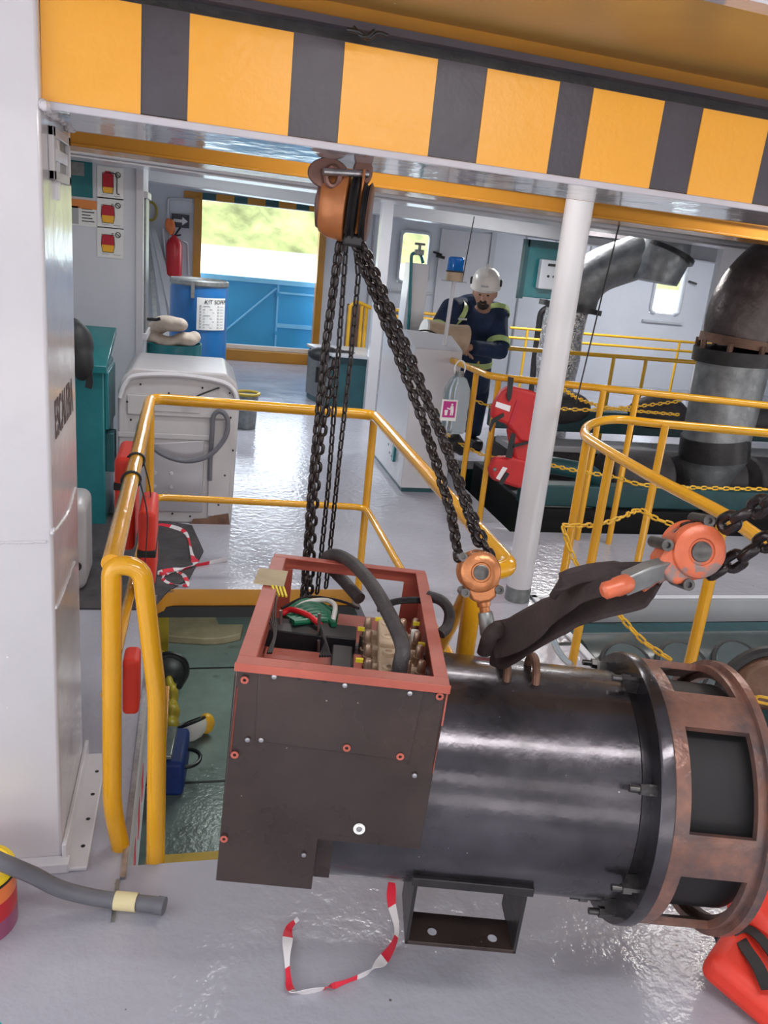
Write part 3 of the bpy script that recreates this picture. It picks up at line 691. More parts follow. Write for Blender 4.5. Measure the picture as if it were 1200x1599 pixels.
for (xx, yy) in ((.27, .055), (.325, .055), (.378, .35), (.395, .06)):
    part('white_sleeve', G().tube([(xx, yy, -.10), (xx, yy - .004, -.038)], .0095, 12), K['wirewhite'], cbody)
for (xx, yy) in ((.245, .16), (.248, .33), (.29, .40), (.385, .40), (.39, .28)):
    part('yellow_marker', G().cbox((xx, yy, -.042), (.016, .008, .008)), K['tagyel'], cbody)
# conduits
cd = [gl_(625, 1042, .10) + V((0, .01, -.07)), gl_(625, 1040, .11), gl_(628, 1005, .14), gl_(603, 950, .26), gl_(575, 905, .42), gl_(545, 875, .62), gl_(520, 866, .69), gl_(509, 878, .72), gl_(535, 905, .70), gl_(562, 935, .62)]
part('braided_conduit', G().tube(spline(cd, 8), .017, 16), K['conduit'], gen, label='thick black braided conduit looped over the back of the box')
cd = [gl_(668, 930, .50), gl_(690, 938, .48), gl_(702, 955, .45), gl_(699, 978, .42), gl_(688, 990, .40)]
part('outer_conduit', G().tube(spline(cd, 8), .014, 14), K['conduit'], gen)
for i in range(4):
    part('control_wire', G().tube(spline([gl_(423 + i * 3, 925, .40), gl_(418 + i * 4, 960, .3), gl_(428 + i, 990, .2), gl_(418 + i * 2, 1020, .12)], 5), .0022, 6), K['rubber'], gen)
part('wire_grommet', G().lathe([(.022, -.15), (.018, -.11), (.01, -.10)], M4.Translation((.055, .075, 0)), 16), K['greysteel'], gen)
part('cardboard_tag', G().box((-.025, .42, .006), (.05, .53, .009)), K['wood'], gen)
for i in range(4): part('yellow_ferrule', G().tube([(.022 + i * .009, .42, .006), (.034 + i * .009, .385, -.004)], .003, 6), K['tagyel'], gen)
for i in range(7):
    a0 = gl_(440 + i * 3, 960 + i * 2, .5 - i * .02); a1 = gl_(480 + i * 5, 938 + i * 5, .55 - i * .02); a2 = gl_(528 - i, 958 + i * 3, .52 - i * .02)
    part('green_cable', G().tube(spline([a0, a1, a2], 6), .008, 8), K['green'], gen)
part('white_cable', G().tube(spline([gl_(452, 958, .5), gl_(475, 942, .53), gl_(505, 937, .54), gl_(523, 945, .5), gl_(520, 970, .42)], 6), .0065, 8), K['wirewhite'], gen)
part('red_cable', G().tube(spline([gl_(441, 958, .46), gl_(455, 952, .46), gl_(480, 960, .42), gl_(500, 975, .38)], 6), .0075, 8), K['wirered'], gen)
for i in range(5):
    part('black_wire', G().tube(spline([gl_(500, 975 + i * 3, .36), gl_(508, 1000, .25 - i * .01), gl_(500 + i * 4, 1025, .15)], 5), .003, 6), K['rubber'], gen)
part('black_wire', G().tube(spline([gl_(440, 950, .55), gl_(480, 932, .6), gl_(530, 938, .58), gl_(560, 950, .5)], 6), .004, 6), K['rubber'], gen)
for i in range(4):
    part('harness_wire', G().tube(spline([gl_(590, 945 + i * 3, .46), gl_(620, 936 + i * 2, .48), gl_(650, 934 + i * 2, .48), gl_(672, 938 + i, .5)], 6), .004, 6), K['rubber'], gen)
for (px, y0, y1) in ((438, 953, 975), (498, 958, 985), (497, 1000, 1028)):
    part('threaded_stud', G().tube([gl_(px, y1, .33), gl_(px + 1, y0, .33)], .004, 8), K['steel'], gen)

# ================================================================== CHAINS
def link_mesh(L, W, r, n=7):
    mb = MB(); pts = []
    rr = W / 2 - r; hl = L / 2 - r - rr
    for i in range(n + 1): t = -pi / 2 + pi * i / n; pts.append(V((rr * sin(t) * 1, 0, 0)) * 0 + V((rr * sin(t), 0, hl + rr * cos(t))))
    for i in range(n + 1): t = pi / 2 + pi * i / n; pts.append(V((rr * sin(t), 0, -hl + rr * cos(t))))
    mb.tube(pts, r, 8, closed=True); return mb
def chain(name, label, path, L, W, r, mat, group=None, cat='chain', maxparts=100, twist=0.0):
    path = [V(p) for p in path]
    root = thing(name, label, cat, path[-1], group)
    step = L - 2 * r - .0003
    # resample
    seg = [0]
    for a, b in zip(path, path[1:]): seg.append(seg[-1] + (b - a).length)
    n = max(2, int(seg[-1] / step)); proto = None; rest = MB(); lm = link_mesh(L, W, r)
    for i in range(n):
        s = (i + .5) * step; j = 0
        while j < len(seg) - 2 and seg[j + 1] < s: j += 1
        f = (s - seg[j]) / max(1e-6, seg[j + 1] - seg[j]); p = path[j].lerp(path[j + 1], min(1, f)); t = (path[j + 1] - path[j]).normalized()
        m = frame(p, t, (cos(.6 + twist), sin(.6 + twist), .05)) @ M4.Rotation(pi / 2 * (i % 2) + random.uniform(-.12, .12), 4, 'Z')
        if i < maxparts:
            if proto is None:
                me = bpy.data.meshes.new('link'); me.from_pydata(lm.v, [], lm.f); me.polygons.foreach_set('use_smooth', [True] * len(me.polygons)); me.materials.append(mat)
                proto = bpy.data.objects.new('link', me); col.objects.link(proto); proto.parent = root; proto.matrix_local = M4.Translation(-path[-1]) @ m; WL[proto.name] = path[-1]
            else: dup_part(proto, 'link', root, m)
        else: rest.add(lm.v, lm.f, m)
    if rest.v:
        o = part('remaining_links', rest, mat, root); o['kind'] = 'stuff'
    return root
# hoist suspended from the beam
HC = P(530, 322, Y=2.15)
hs = thing('chain_hoist', 'brown orange chain hoist with round casings hanging under the striped beam', 'hoist', HC + V((0, 0, -.12)))
HM_ = frame(P(536, 322, Y=2.15), (1, -.28, -.06), (-.08, 0, 1)) @ M4.Scale(.80, 4)     # local z along hoist axle (mostly world X), local x up
part('gear_casing', MB(HM_).lathe([(.03, -.075), (.075, -.068), (.088, -.045), (.092, -.02), (.094, .012), (.070, .016), (.02, .016)], M4.Diagonal((1.12, .82, 1, 1)), 40), K['hoist'], hs, bevel=.002)
part('casing_cover', MB(HM_).lathe([(.02, -.088), (.068, -.078), (.080, -.055), (.082, -.045)], M4.Diagonal((1.08, .8, 1, 1)), 40), K['hoistdark'], hs)
part('chain_wheel', MB(HM_).lathe([(.085, .022), (.090, .026), (.078, .034), (.090, .044), (.085, .048)], M4.Diagonal((1.15, .9, 1, 1)), 32), K['dark'], hs)
part('side_plate', MB(HM_).box((-.075, -.05, .052), (.115, .05, .060)), K['hoist'], hs, bevel=.008)
part('hand_wheel', MB(HM_).lathe([(.02, .064), (.088, .064), (.078, .072), (.088, .080), (.02, .080)], M4.Translation((-.008, 0, 0)), 36), K['dark'], hs)
part('hand_wheel_cover', MB(HM_).lathe([(.090, .082), (.08, .088), (.02, .088)], M4.Translation((-.008, 0, 0)), 36), K['hoistdark'], hs)
part('guide_block', MB(HM_).box((-.115, -.035, .015), (-.075, .035, .085)), K['dark'], hs, bevel=.008)
tl = thing('beam_clamp', 'brown steel beam clamp holding the chain hoist under the beam', 'clamp', HC + V((0, 0, .06)))
for (px_, py_, rx_, rz_) in ((513, 271, .050, .036), (567, 268, .024, .034)):
    c = P(px_, py_, Y=2.13)
    part('clamp_jaw', MB(M4.Translation(c) @ M4.Rotation(R(90), 4, 'X')).prism([(rx_ * cos(t), rz_ * sin(t)) for t in [2 * pi * i / 24 for i in range(24)]], (-.012, .006)), K['hoistdark'], tl, bevel=.002)
part('clamp_bolt', MB().cyl(P(505, 268, Y=2.10), P(575, 272, Y=2.12), .009, 12), K['steel'], tl)
part('shackle', MB().tube([P(520, 276, Y=2.11) + V((.016 * sin(t), 0, .022 * cos(t))) for t in [2 * pi * i / 20 for i in range(20)]], .008, 8, closed=True), K['hoistdark'], tl)
# hanging hand and load chains (free ends drop into the hatch)
Yc = 2.2
def drop(px0, py0, px1, py1, Y0=Yc, Y1=Yc): return [P(px0, py0, Y=Y0), P(px1, py1, Y=Y1)]
chain('load_chain', 'thick dark slack load chain hanging leftmost from the hoist', [P(531, 378, Y=2.16), P(508, 550, Y=2.17), P(488, 750, Y=2.17), P(474, 940, Y=2.18)], .040, .029, .0058, K['chain'], 'slack chains hanging from the hoist')
chain('load_chain', 'second thick slack load chain close behind the leftmost one, starting lower', [P(522, 560, Y=2.20), P(497, 720, Y=2.20), P(488, 830, Y=2.20), P(483, 940, Y=2.20)], .038, .028, .0055, K['chain'], 'slack chains hanging from the hoist', twist=.7)
chain('hand_chain', 'thin dark hand chain hanging in the middle below the hoist', [P(541, 380, Y=2.22), P(529, 550, Y=2.22), P(513, 760, Y=2.22), P(494, 940, Y=2.22)], .034, .018, .0033, K['chain'], 'slack chains hanging from the hoist')
chain('hand_chain', 'thin dark hand chain hanging rightmost and slanting slightly below the hoist', [P(556, 380, Y=2.24), P(560, 432, Y=2.25), P(548, 560, Y=2.25), P(532, 700, Y=2.25), P(508, 930, Y=2.25)], .034, .018, .0033, K['chain'], 'slack chains hanging from the hoist')
# the two taut strands to the lower hook
BY = 1.58
BK = P(750, 893, Y=BY)
chain('taut_load_chain', 'left strand of the taut dark load chain from hoist to lower hook block', [P(553, 378, Y=2.14), P(608, 520, Y=2.02), P(662, 660, Y=1.90), P(705, 800, Y=1.72), P(718, 880, Y=1.62)], .037, .029, .0062, K['chain'], 'taut chain strands', twist=.2)
chain('taut_load_chain', 'right strand of the taut dark load chain from hoist to lower hook block', [P(566, 380, Y=2.12), P(625, 520, Y=2.00), P(683, 660, Y=1.88), P(735, 800, Y=1.70), P(770, 880, Y=1.60)], .037, .029, .0062, K['chain'], 'taut chain strands', twist=1.0)
chain('tail_chain', 'third dark chain strand running behind the two taut strands to the hook block', [P(560, 384, Y=2.20), P(618, 520, Y=2.10), P(672, 640, Y=2.00), P(700, 705, Y=1.94), P(722, 775, Y=1.82), P(748, 852, Y=1.64)], .036, .028, .006, K['chain'], 'taut chain strands', twist=.4)

def hook_block(name, label, c, axis, up, s, mat, nuts=True):
    """round sheave block facing 'axis' with its hook shank pointing along -up"""
    t = thing(name, label, 'hook', V(c) - V(up).normalized() * .1 * s)
    m = frame(c, axis, up) @ M4.Scale(s, 4)
    part('sheave_cheek', MB(m).lathe([(.052, -.012), (.054, .0), (.050, .012), (.040, .018), (.026, .019), (.024, .015), (.001, .015)], n=48), mat, t, bevel=.0008)
    part('rear_cheek', MB(m).lathe([(.052, -.052), (.054, -.045), (.050, -.036), (.02, -.034)], n=48), mat, t)
    part('axle_boss', MB(m).lathe([(.020, .012), (.019, .0185), (.016, .0195), (.001, .0195)], n=32), K['bolt'], t, label='worn grey axle end')
    part('sheave', MB(m).lathe([(.045, -.034), (.036, -.024), (.045, -.013)], n=32), K['dark'], t)
    sh = MB(m)
    sh.prism([(-.03, -.045), (-.068, -.030), (-.078, -.014), (-.078, .014), (-.068, .030), (-.03, .045), (-.01, .05), (-.01, -.05)], (-.05, .006))
    yk = part('yoke', sh, mat, t, bevel=.006, seg=3)
    for (u, v_) in ((-.052, -.040), (-.045, .046), (.045, .038)):
        part('yoke_bolt', MB(m).lathe([(.0115, -.055), (.0115, .012), (.006, .012), (.006, .006), (.001, .006)], M4.Translation((u, v_, 0)), 12), K['bolt'], yk)
    part('shank', MB(m).lathe([(.018, 0), (.017, .018), (.013, .02), (.013, .05)], M4.Translation((-.072, 0, -.02)) @ M4.Rotation(R(-90), 4, 'Y'), 24), mat, t)
    return t, m
up1 = (P(735, 840, Y=1.62) - P(757, 960, Y=1.54))
h1t, h1m = hook_block('hook_block', 'copper coloured round hook block at the end of the taut chains above the alternator', BK, (-.18, -1, .32), up1, .88, K['copper'])
part('hook_shaft', MB(h1m).lathe([(.017, .045), (.019, .05), (.022, .10), (.014, .12)], M4.Translation((-.06, .0, -.02)) @ M4.Rotation(R(-90), 4, 'Y'), 20), K['greysteel'], h1t, label='dull grey hook shaft')
Y2 = 1.16
B2 = P(1090, 860, Y=Y2)
up2 = P(1180, 815, Y=Y2 - .05) - P(1000, 905, Y=Y2 + .03)
h2t, h2m = hook_block('hook_block', 'chipped orange hook block pulling the brown sling to the right', B2, (-.15, -1, .25), up2, .92, K['hookorange'])
def h2(px, py, dy=0): return P(px, py, Y=Y2 + .03 + dy)
part('hook_swivel', MB().tube([h2(1052, 874), h2(1033, 884), h2(1018, 893)], [.020, .017, .015], 14), K['hookorange'], h2t)
part('safety_latch', MB().ribbon([h2(1040, 884, -.02), h2(1010, 897, -.035), h2(975, 912, -.045)], (.5, 0, 1), [.030, .044, .040], .022), K['greysteel'], h2t, bevel=.003)
part('hook_tip', MB().tube(spline([h2(1000, 902, -.02), h2(978, 911, -.05), h2(960, 918, -.06), h2(940, 924, -.06)], 4), [.011] * 4 + [.017] * 4 + [.015] * 4 + [.009], 14), K['hookorange'], h2t)
part('wrapped_chain', MB().tube([h2m @ V((.043 * cos(t), .043 * sin(t), -.026)) for t in [-1.6 + .25 * k for k in range(13)]], .010, 10), K['chain'], h2t)
chain('heavy_pull_chain', 'upper strand of the thick dark chain leaving the orange hook block to the right', [P(1128, 822, Y=1.16), P(1180, 795, Y=1.10), P(1250, 755, Y=1.02), P(1340, 690, Y=.94), V((2.1, .72, 2.03))], .054, .040, .0088, K['chain'], 'strands from the orange hook block', twist=1.2)
chain('heavy_pull_chain', 'lower strand of the thick dark chain leaving the orange hook block to the right', [P(1110, 898, Y=1.19), P(1145, 878, Y=1.16), P(1190, 850, Y=1.12), P(1260, 815, Y=1.04), P(1350, 760, Y=.96), V((2.13, .74, 2.03))], .054, .040, .0088, K['chain'], 'strands from the orange hook block', twist=.2)
# web sling between eye and hook
sl = thing('web_sling', 'dark brown fabric lifting sling from the alternator eye up to the orange hook', 'sling', GMx @ V((ex, cy_, ez)))
def sg(px, py, Y): return P(px, py, Y=Y)
upp = (.35, .1, 1)
part('upper_band', MB().ribbon(spline([sg(768, 1000, 1.50), sg(800, 992, 1.46), sg(850, 962, 1.40), sg(900, 925, 1.32), sg(950, 905, 1.24), sg(1005, 898, 1.19)], 6), upp, [.088 * k for k in ([1.05] * 7 + [1.1] * 6 + [.95] * 6 + [.8] * 6 + [.6] * 6)][:31], .012), K['sling'], sl, bevel=.004, sub=1)
part('lower_band', MB().ribbon(spline([sg(770, 1012, 1.52), sg(800, 1018, 1.48), sg(850, 988, 1.41), sg(900, 962, 1.34), sg(960, 942, 1.27), sg(1015, 925, 1.23), sg(1032, 905, 1.20)], 6), (.5, .3, 1), [.085] * 6 + [.075] * 12 + [.06] * 12 + [.045] * 7, .014), K['sling'], sl, bevel=.004, sub=1)
part('stitched_eye', MB().ribbon(spline([sg(868, 925, 1.34), sg(885, 905, 1.31), sg(925, 894, 1.28), sg(970, 890, 1.23), sg(1008, 890, 1.20)], 5), (.2, -.4, 1), [.040] * 5 + [.034] * 10 + [.028] * 6, .016), K['sling'], sl, bevel=.004)
part('eye_wrap', MB().tube(spline([sg(758, 1018, 1.50), sg(768, 990, 1.47), sg(785, 985, 1.50), sg(798, 1005, 1.54), sg(790, 1025, 1.56)], 5), .019, 12, flat=((1, 0, 0), .7)), K['sling'], sl)

# ================================================================== FOREGROUND LEFT
def cyl_on_floor(t, c, r, prof_mats):
    for nm, z0, z1, rr, mt in prof_mats:
        part(nm, MB().lathe([(rr * .999, z0), (rr, z0 + .001), (rr, z1 - .001), (rr * .999, z1)], M4.Translation(c), 48), mt, t)
c = P(-32, 1440, Z=0)
c = V((c.x, c.y, 0))
t = thing('paint_can', 'red and orange paint can with yellow lid at the left edge by the column foot', 'paint can', c)
cyl_on_floor(t, c, .085, [('label_mauve', 0.0, .05, .085, K['canmagenta']), ('label_red', .05, .10, .0852, K['canred']), ('label_orange', .10, .145, .0852, K['canorange']), ('rim', .145, .152, .087, K['ink'])])
part('lid', MB().lathe([(.086, .15), (.085, .158), (.075, .159), (.073, .154), (.001, .154)], M4.Translation(c), 40), K['canyel'], t)
c = P(-62, 1740, Z=0); c = V((c.x, c.y, 0))
t = thing('paint_can', 'white paint can with teal rim in the bottom left corner', 'paint can', c)
cyl_on_floor(t, c, .085, [('label_white', 0.0, .10, .085, K['paper']), ('label_maroon', .10, .125, .0852, K['canmagenta']), ('label_teal', .125, .15, .0852, K['canteal'])])
part('lid', MB().lathe([(.086, .15), (.085, .156), (.075, .157), (.073, .152), (.001, .152)], M4.Translation(c), 40), K['canteal'], t)
hz = thing('grey_hose', 'thick grey rubber hose end lying on the deck wrapped with masking tape', 'hose', P(130, 1390, Z=0))
hp = [P(-60, 1318, Z=.24), P(0, 1345, Z=.20), P(50, 1366, Z=.13), P(95, 1388, Z=.07), P(150, 1402, Z=.035), P(200, 1408, Z=.026), P(256, 1414, Z=.026)]
part('hose', MB().tube(spline(hp, 8), .0195, 20), K['hosegrey'], hz)
q0, q1 = P(180, 1406, Z=.027), P(214, 1409, Z=.027)
part('masking_tape_band', MB().tube([q0, q1], .0225, 20), K['masking'], hz)
q0, q1 = P(243, 1413, Z=.026), P(247, 1413.5, Z=.026)
part('end_collar', MB().tube([P(246, 1413, Z=.026), P(257, 1415, Z=.026)], .0215, 20), K['hosegrey'], hz)
single('deck_seam_strip', 'thin raised metal strip running from hose to hatch corner', 'strip', MB().box((-.166, 1.66, 0), (-.157, 1.80, .004)), K['greysteel'])

# barrier tapes
def barrier(name, label, pts, width, wd, per=3):
    pts = spline(pts, 8); n = len(pts); t = thing(name, label, 'tape', pts[0] * 1.0)
    rnd = random.Random(7); wdirs = []
    for i in range(n):
        a = .7 * sin(i * .21) ; wdirs.append(V(wd) * cos(a) + V((0, 0, 1)) * sin(a))
    i = 0; k = 0
    while i < n - 1:
        j = min(n - 1, i + per + (k % 2))
        ww = [width * (.85 + .3 * sin(q * .27)) for q in range(i, j + 1)]
        part('red_section' if k % 2 == 0 else 'white_section', MB().ribbon(pts[i:j + 1], wdirs[i:j + 1], ww, .0012), K['tapered'] if k % 2 == 0 else K['tapewhite'], t)
        i = j; k += 1
    return t
Z = .010
barrier('barrier_tape', 'twisted red and white barrier tape lying on the foreground deck', [P(612, 1378, Z=.03), P(612, 1410, Z=Z), P(620, 1450, Z=Z), P(612, 1480, Z=Z), P(585, 1512, Z=Z), P(548, 1530, Z=Z), P(500, 1545, Z=Z), P(458, 1548, Z=Z), P(450, 1520, Z=Z), P(449, 1480, Z=Z), P(452, 1450, Z=Z), P(466, 1434, Z=.02)], .022, (1, .3, 0), 9)
barrier('barrier_tape', 'red and white barrier tape crumpled on the black mat by the washing machine', [P(248, 818, Z=Z), P(280, 828, Z=Z), P(292, 835, Z=Z), P(300, 860, Z=Z), P(304, 880, Z=Z), P(285, 890, Z=Z), P(250, 898, Z=Z), P(262, 893, Z=Z), P(310, 882, Z=Z), P(355, 874, Z=Z)], .034, (1, .3, 0), 4)
barrier('barrier_tape', 'small loop of red and white barrier tape at the hatch corner', [P(258, 894, Z=Z), P(254, 905, Z=Z), P(270, 912, Z=Z), P(292, 914, Z=Z), P(288, 900, Z=Z), P(275, 892, Z=Z)], .02, (1, .3, 0), 3)
mp = [(122, 952), (238, 953), (262, 925), (296, 905), (318, 862), (300, 822), (240, 812), (150, 800), (122, 820)]
single('black_rubber_mat', 'ragged black rubber mat on the deck under the washing machine', 'mat', MB().prism([(P(a, b, Z=0).x, P(a, b, Z=0).y) for a, b in mp], .008), K['charcoal'])

# life vests
def slab(c, size, rot, bev=.02): pass
def vest_on_rail(name, label, c, sx_, sy_, sz_, rz, tilt, straps):
    t = thing(name, label, 'life jacket', V(c) + V((0, 0, -sz_ / 2)))
    m = M4.Translation(V(c)) @ M4.Rotation(rz, 4, 'Z') @ M4.Rotation(tilt, 4, 'X')
    fp = part('foam_panel', MB(m).cbox((0, 0, 0), (sx_, sy_, sz_)), K['red'], t, bevel=min(sx_, sy_) * .3, seg=4)
    for z in straps:
        part('strap', MB(m).cbox((0, 0, z * sz_), (sx_ + .004, sy_ + .004, .025)), K['strap'], fp, bevel=.003)
    return t, m
v1, m1 = vest_on_rail('life_jacket', 'orange red life jacket hanging on the outer side of the left rail', P(199, 772, Y=2.85), .065, .26, .33, 0, 0, (.2,))
v2, m2 = vest_on_rail('life_jacket', 'orange red life jacket hanging inside the left rail beside the hatch', P(232, 848, Y=2.7), .055, .24, .30, 0, 0, (.02, -.38))
v3, m3 = vest_on_rail('life_jacket', 'small red life jacket hanging low behind the near left rail hoop', P(206, 1062, Y=2.15), .045, .10, .17, 0, R(-4), ())
def rp_(py): # a point on the left top rail at image row py
    t = (py - 870) / (622 - 870.0); return None
for (yy, pxa, lab) in ((2.75, 0, 0), (2.55, 0, 0)):
    zz = A.z + (FL.z - A.z) * (yy - 1.92) / (3.67 - 1.92); xx = A.x + (FL.x - A.x) * (yy - 1.92) / 1.75
    part('rail_strap', MB().tube([V((xx + .026 * cos(t), yy + .012 * cos(t), zz + .026 * sin(t))) for t in [2 * pi * i / 20 for i in range(20)]], .006, 8, closed=True), K['strap'], v2)
    part('hanging_strap', MB().ribbon(spline([(xx + .026, yy, zz), (xx + .05, yy, zz - .12), (xx + .045, yy - .02, zz - .30), (xx + .06, yy, zz - .42)], 5), (0, 1, 0), .018, .003), K['strap'], v2)

# near right life vest in the corner
t = thing('life_jacket', 'red life jacket with black straps lying in the bottom right corner', 'life jacket', P(1190, 1560, Z=0))
q = P(1225, 1500, Z=.08)
part('lower_panel', MB(M4.Translation(P(1212, 1545, Z=.05)) @ M4.Rotation(R(35), 4, 'Z') @ M4.Rotation(R(12), 4, 'X')).cbox((0, 0, 0), (.20, .30, .085)), K['red'], t, bevel=.03, seg=4)
part('upper_panel', MB(M4.Translation(P(1200, 1428, Z=.12)) @ M4.Rotation(R(25), 4, 'Z') @ M4.Rotation(R(24), 4, 'X')).cbox((0, 0, 0), (.16, .16, .09)), K['red'], t, bevel=.03, seg=4)
part('strap', MB().ribbon(spline([P(1150, 1455, Z=.10), P(1165, 1480, Z=.12), P(1185, 1510, Z=.125), P(1200, 1545, Z=.12)], 5), (1, -.4, .2), .030, .004), K['strap'], t)
part('strap', MB().ribbon(spline([P(1135, 1470, Z=.10), P(1160, 1450, Z=.12), P(1185, 1462, Z=.13), P(1215, 1500, Z=.13)], 5), (1, .6, .2), .026, .004), K['strap'], t)
mb = MB()
for i in range(9): mb.sphere(P(1128 + 6 * (i % 4), 1462 + 6 * (i // 2), Z=.06 + .012 * (i % 3)), random.uniform(.015, .026), 8)
part('strap_bundle', mb, K['strap'], t, remesh=.006)

# ================================================================== LEFT BACKGROUND
# teal cabinet behind the column
t = thing('teal_locker', 'teal metal locker half hidden behind the white column', 'locker', P(150, 860, Z=0))
lc = P(172, 850, Y=4.55)
part('body', MB().box((-1.04, 4.55, 0), (-.465, 5.05, .88)), K['teal'], t, bevel=.01)
part('sloped_lid', MB().add([(-1.04, 4.52, .86), (-.45, 4.52, .86), (-.45, 5.1, 1.0), (-1.04, 5.1, 1.0), (-1.04, 4.52, .90), (-.45, 4.52, .90), (-.45, 5.1, 1.04), (-1.04, 5.1, 1.04)], [(0,3,2,1),(4,5,6,7),(0,1,5,4),(1,2,6,5),(2,3,7,6),(3,0,4,7)]), K['teal'], t, bevel=.004)
part('side_flap', MB().box((-.465, 4.56, .55), (-.445, 4.95, .86)), K['teal'], t, bevel=.004)
part('hinge_box', MB().box((-.465, 4.6, .30), (-.42, 4.72, .52)), K['teal_dark'], t, bevel=.004)
t = thing('black_jacket', 'black jacket or bag draped on the teal locker', 'jacket', P(125, 560, Y=4.5))
mb = MB().sphere(P(120, 540, Y=4.45), (.085, .09, .12), 12).sphere(P(128, 565, Y=4.42), (.06, .07, .10), 12).sphere(P(112, 520, Y=4.5), (.07, .08, .08), 12)
part('cloth', mb, K['strap'], t, remesh=.015)
part('hanging_strap', MB().ribbon([P(138, 575, Y=4.4), P(140, 598, Y=4.4), P(138, 606, Y=4.4)], (1, 0, 0), .035, .012), K['strap'], t)
t = thing('white_fender_tank', 'small rounded white tank standing behind the column foot', 'tank', P(130, 930, Z=0))
cc = P(118, 925, Z=0)
part('shell', MB().box((cc.x - .10, cc.y, .0), (cc.x + .045, cc.y + .3, .42)), K['machine'], t, bevel=.045, seg=5)
part('plug', MB().cyl((cc.x + .01, cc.y - .012, .13), (cc.x + .01, cc.y, .13), .02, 16), K['dark'], t)
# signs on the partition
def SP(px, py, Y=5.985): return P(px, py, Y=Y)
def sign(label, px0, py0, px1, py1, name='safety_sign', Y=5.99, mat=None, cat='sign', group=None):
    a = SP(px0, py1, Y); b = SP(px1, py0, Y)
    t = thing(name, label, cat, (a + b) / 2, group)
    part('board', MB().box((a.x, Y, a.z), (b.x, Y + .008, b.z)), mat or K['paper'], t, bevel=.001)
    return t, a, b
for i, (y0, y1, lab) in enumerate(((263, 309, 'white sign with red and yellow fire extinguisher symbol, topmost of three on the partition'), (311, 355, 'white sign with red and yellow drum symbol, middle of three on the partition'), (357, 401, 'white sign with red and yellow drum symbol, lowest of three on the partition'))):
    t, a, b = sign(lab, 152, y0, 193, y1, group=None)
    cxm = (a.x + b.x) / 2 - .015; h = b.z - a.z; y = 5.988
    wd = .038 if i else .034
    top = b.z - h * (.2 if i == 0 else .25); bot = a.z + h * .18; mid = bot + (top - bot) * (.3 if i == 0 else .42)
    Mx = M4(((1,0,0,0),(0,0,1,y),(0,1,0,0),(0,0,0,1)))
    bul = .004 if i else -.0
    part('red_part', MB().prism([(cxm - wd - bul, mid), (cxm + wd + bul, mid), (cxm + wd, top - .01), (cxm + wd - .01, top), (cxm - wd + .01, top), (cxm - wd, top - .01)], (-.0015, 0), Mx), K['sign_red'], t, smooth=False)
    part('yellow_part', MB().prism([(cxm - wd + .004, bot), (cxm + wd - .004, bot), (cxm + wd + bul, mid), (cxm - wd - bul, mid)], (-.0015, 0), Mx), K['sign_yel'], t, smooth=False)
    ol = MB()
    ring = [(cxm - wd + .004, bot), (cxm + wd - .004, bot), (cxm + wd + bul, mid), (cxm + wd, top), (cxm - wd, top), (cxm - wd - bul, mid)]
    ol.tube([V((x_, y - .0015, z_)) for x_, z_ in ring], .0022, 6, closed=True)
    part('outline', ol, K['ink'], t)
    if i == 0:
        part('hose_symbol', MB().tube(spline([V((cxm, y - .002, top)), V((cxm + wd, y - .002, top + .004)), V((cxm + wd + .022, y - .002, top - .02)), V((cxm + wd + .022, y - .002, bot + .01)), V((cxm + wd + .038, y - .002, bot))], 6), .0028, 6), K['ink'], t)
        part('valve_symbol', MB().box((cxm - .018, y - .002, top), (cxm + .018, y, top + .012)), K['sign_red'], t)
    fx = b.x - .035; fzc = b.z - .045
    part('corner_symbol', MB().tube([V((fx + .016 * cos(q_), y - .001, fzc + .016 * sin(q_))) for q_ in [2 * pi * k / 16 for k in range(16)]], .0025, 6, closed=True).tube([(fx - .014, y - .001, fzc + .012), (fx + .014, y - .001, fzc - .012)], .0025, 6), K['ink'], t)
    if i: part('lettering', text_mb('F', .035, frame((fx - .035, y - .001, fzc - .005), (0, -1, 0), (1, 0, 0)), .0005), K['ink'], t)
    part('fine_print', MB().box((a.x + .03, y, a.z + .022), (a.x + .075, y + .001, a.z + .025)), K['inkgrey'], t)
    part('fine_print', MB().box((a.x + .105, y, a.z + .020), (b.x - .02, y + .001, a.z + .024)), K['inkgrey'], t)
t, a, b = sign('teal board with a small grey plate on the partition', 104, 238, 144, 305, 'notice_board', mat=K['teal'], cat='board')
part('plate', MB().box((a.x + .02, 5.985, (a.z + b.z) / 2 - .01), (b.x - .05, 5.99, (a.z + b.z) / 2 + .07)), K['greysteel'], t)
t, a, b = sign('small white notice with orange header below the teal board', 108, 314, 151, 351, 'notice_sign')
part('header', MB().box((a.x, 5.987, b.z - .055), (b.x, 5.99, b.z)), K['sign_org'], t)
part('picture_corner', MB().box((a.x, 5.987, a.z + .01), (a.x + .06, 5.99, a.z + .12)), K['inkgrey'], t)
pr_ = MB()
for i in range(6): pr_.box((a.x + .08, 5.988, a.z + .03 + i * .019), (b.x - .015 - .012 * (i % 3), 5.99, a.z + .036 + i * .019))
part('fine_print', pr_, K['ink'], t, smooth=False, kind='stuff')
# lamp above the partition corner
t = thing('flood_lamp', 'small black flood lamp with bright faces at the top of the white door edge', 'lamp', P(222, 232, Y=5.9))
c = P(222, 230, Y=5.9)
part('housing', MB().cbox(c, (.09, .06, .08)), K['black'], t, bevel=.01)
for dx in (-.05, .06): part('lens', MB().sphere(c + V((dx, -.03, 0)), .024, 10), K['lampface'], t)
part('bracket', MB().cbox(c + V((0, 0, .06)), (.13, .08, .015)).cbox(c + V((0, 0, -.06)), (.12, .08, .012)), K['white'], t)

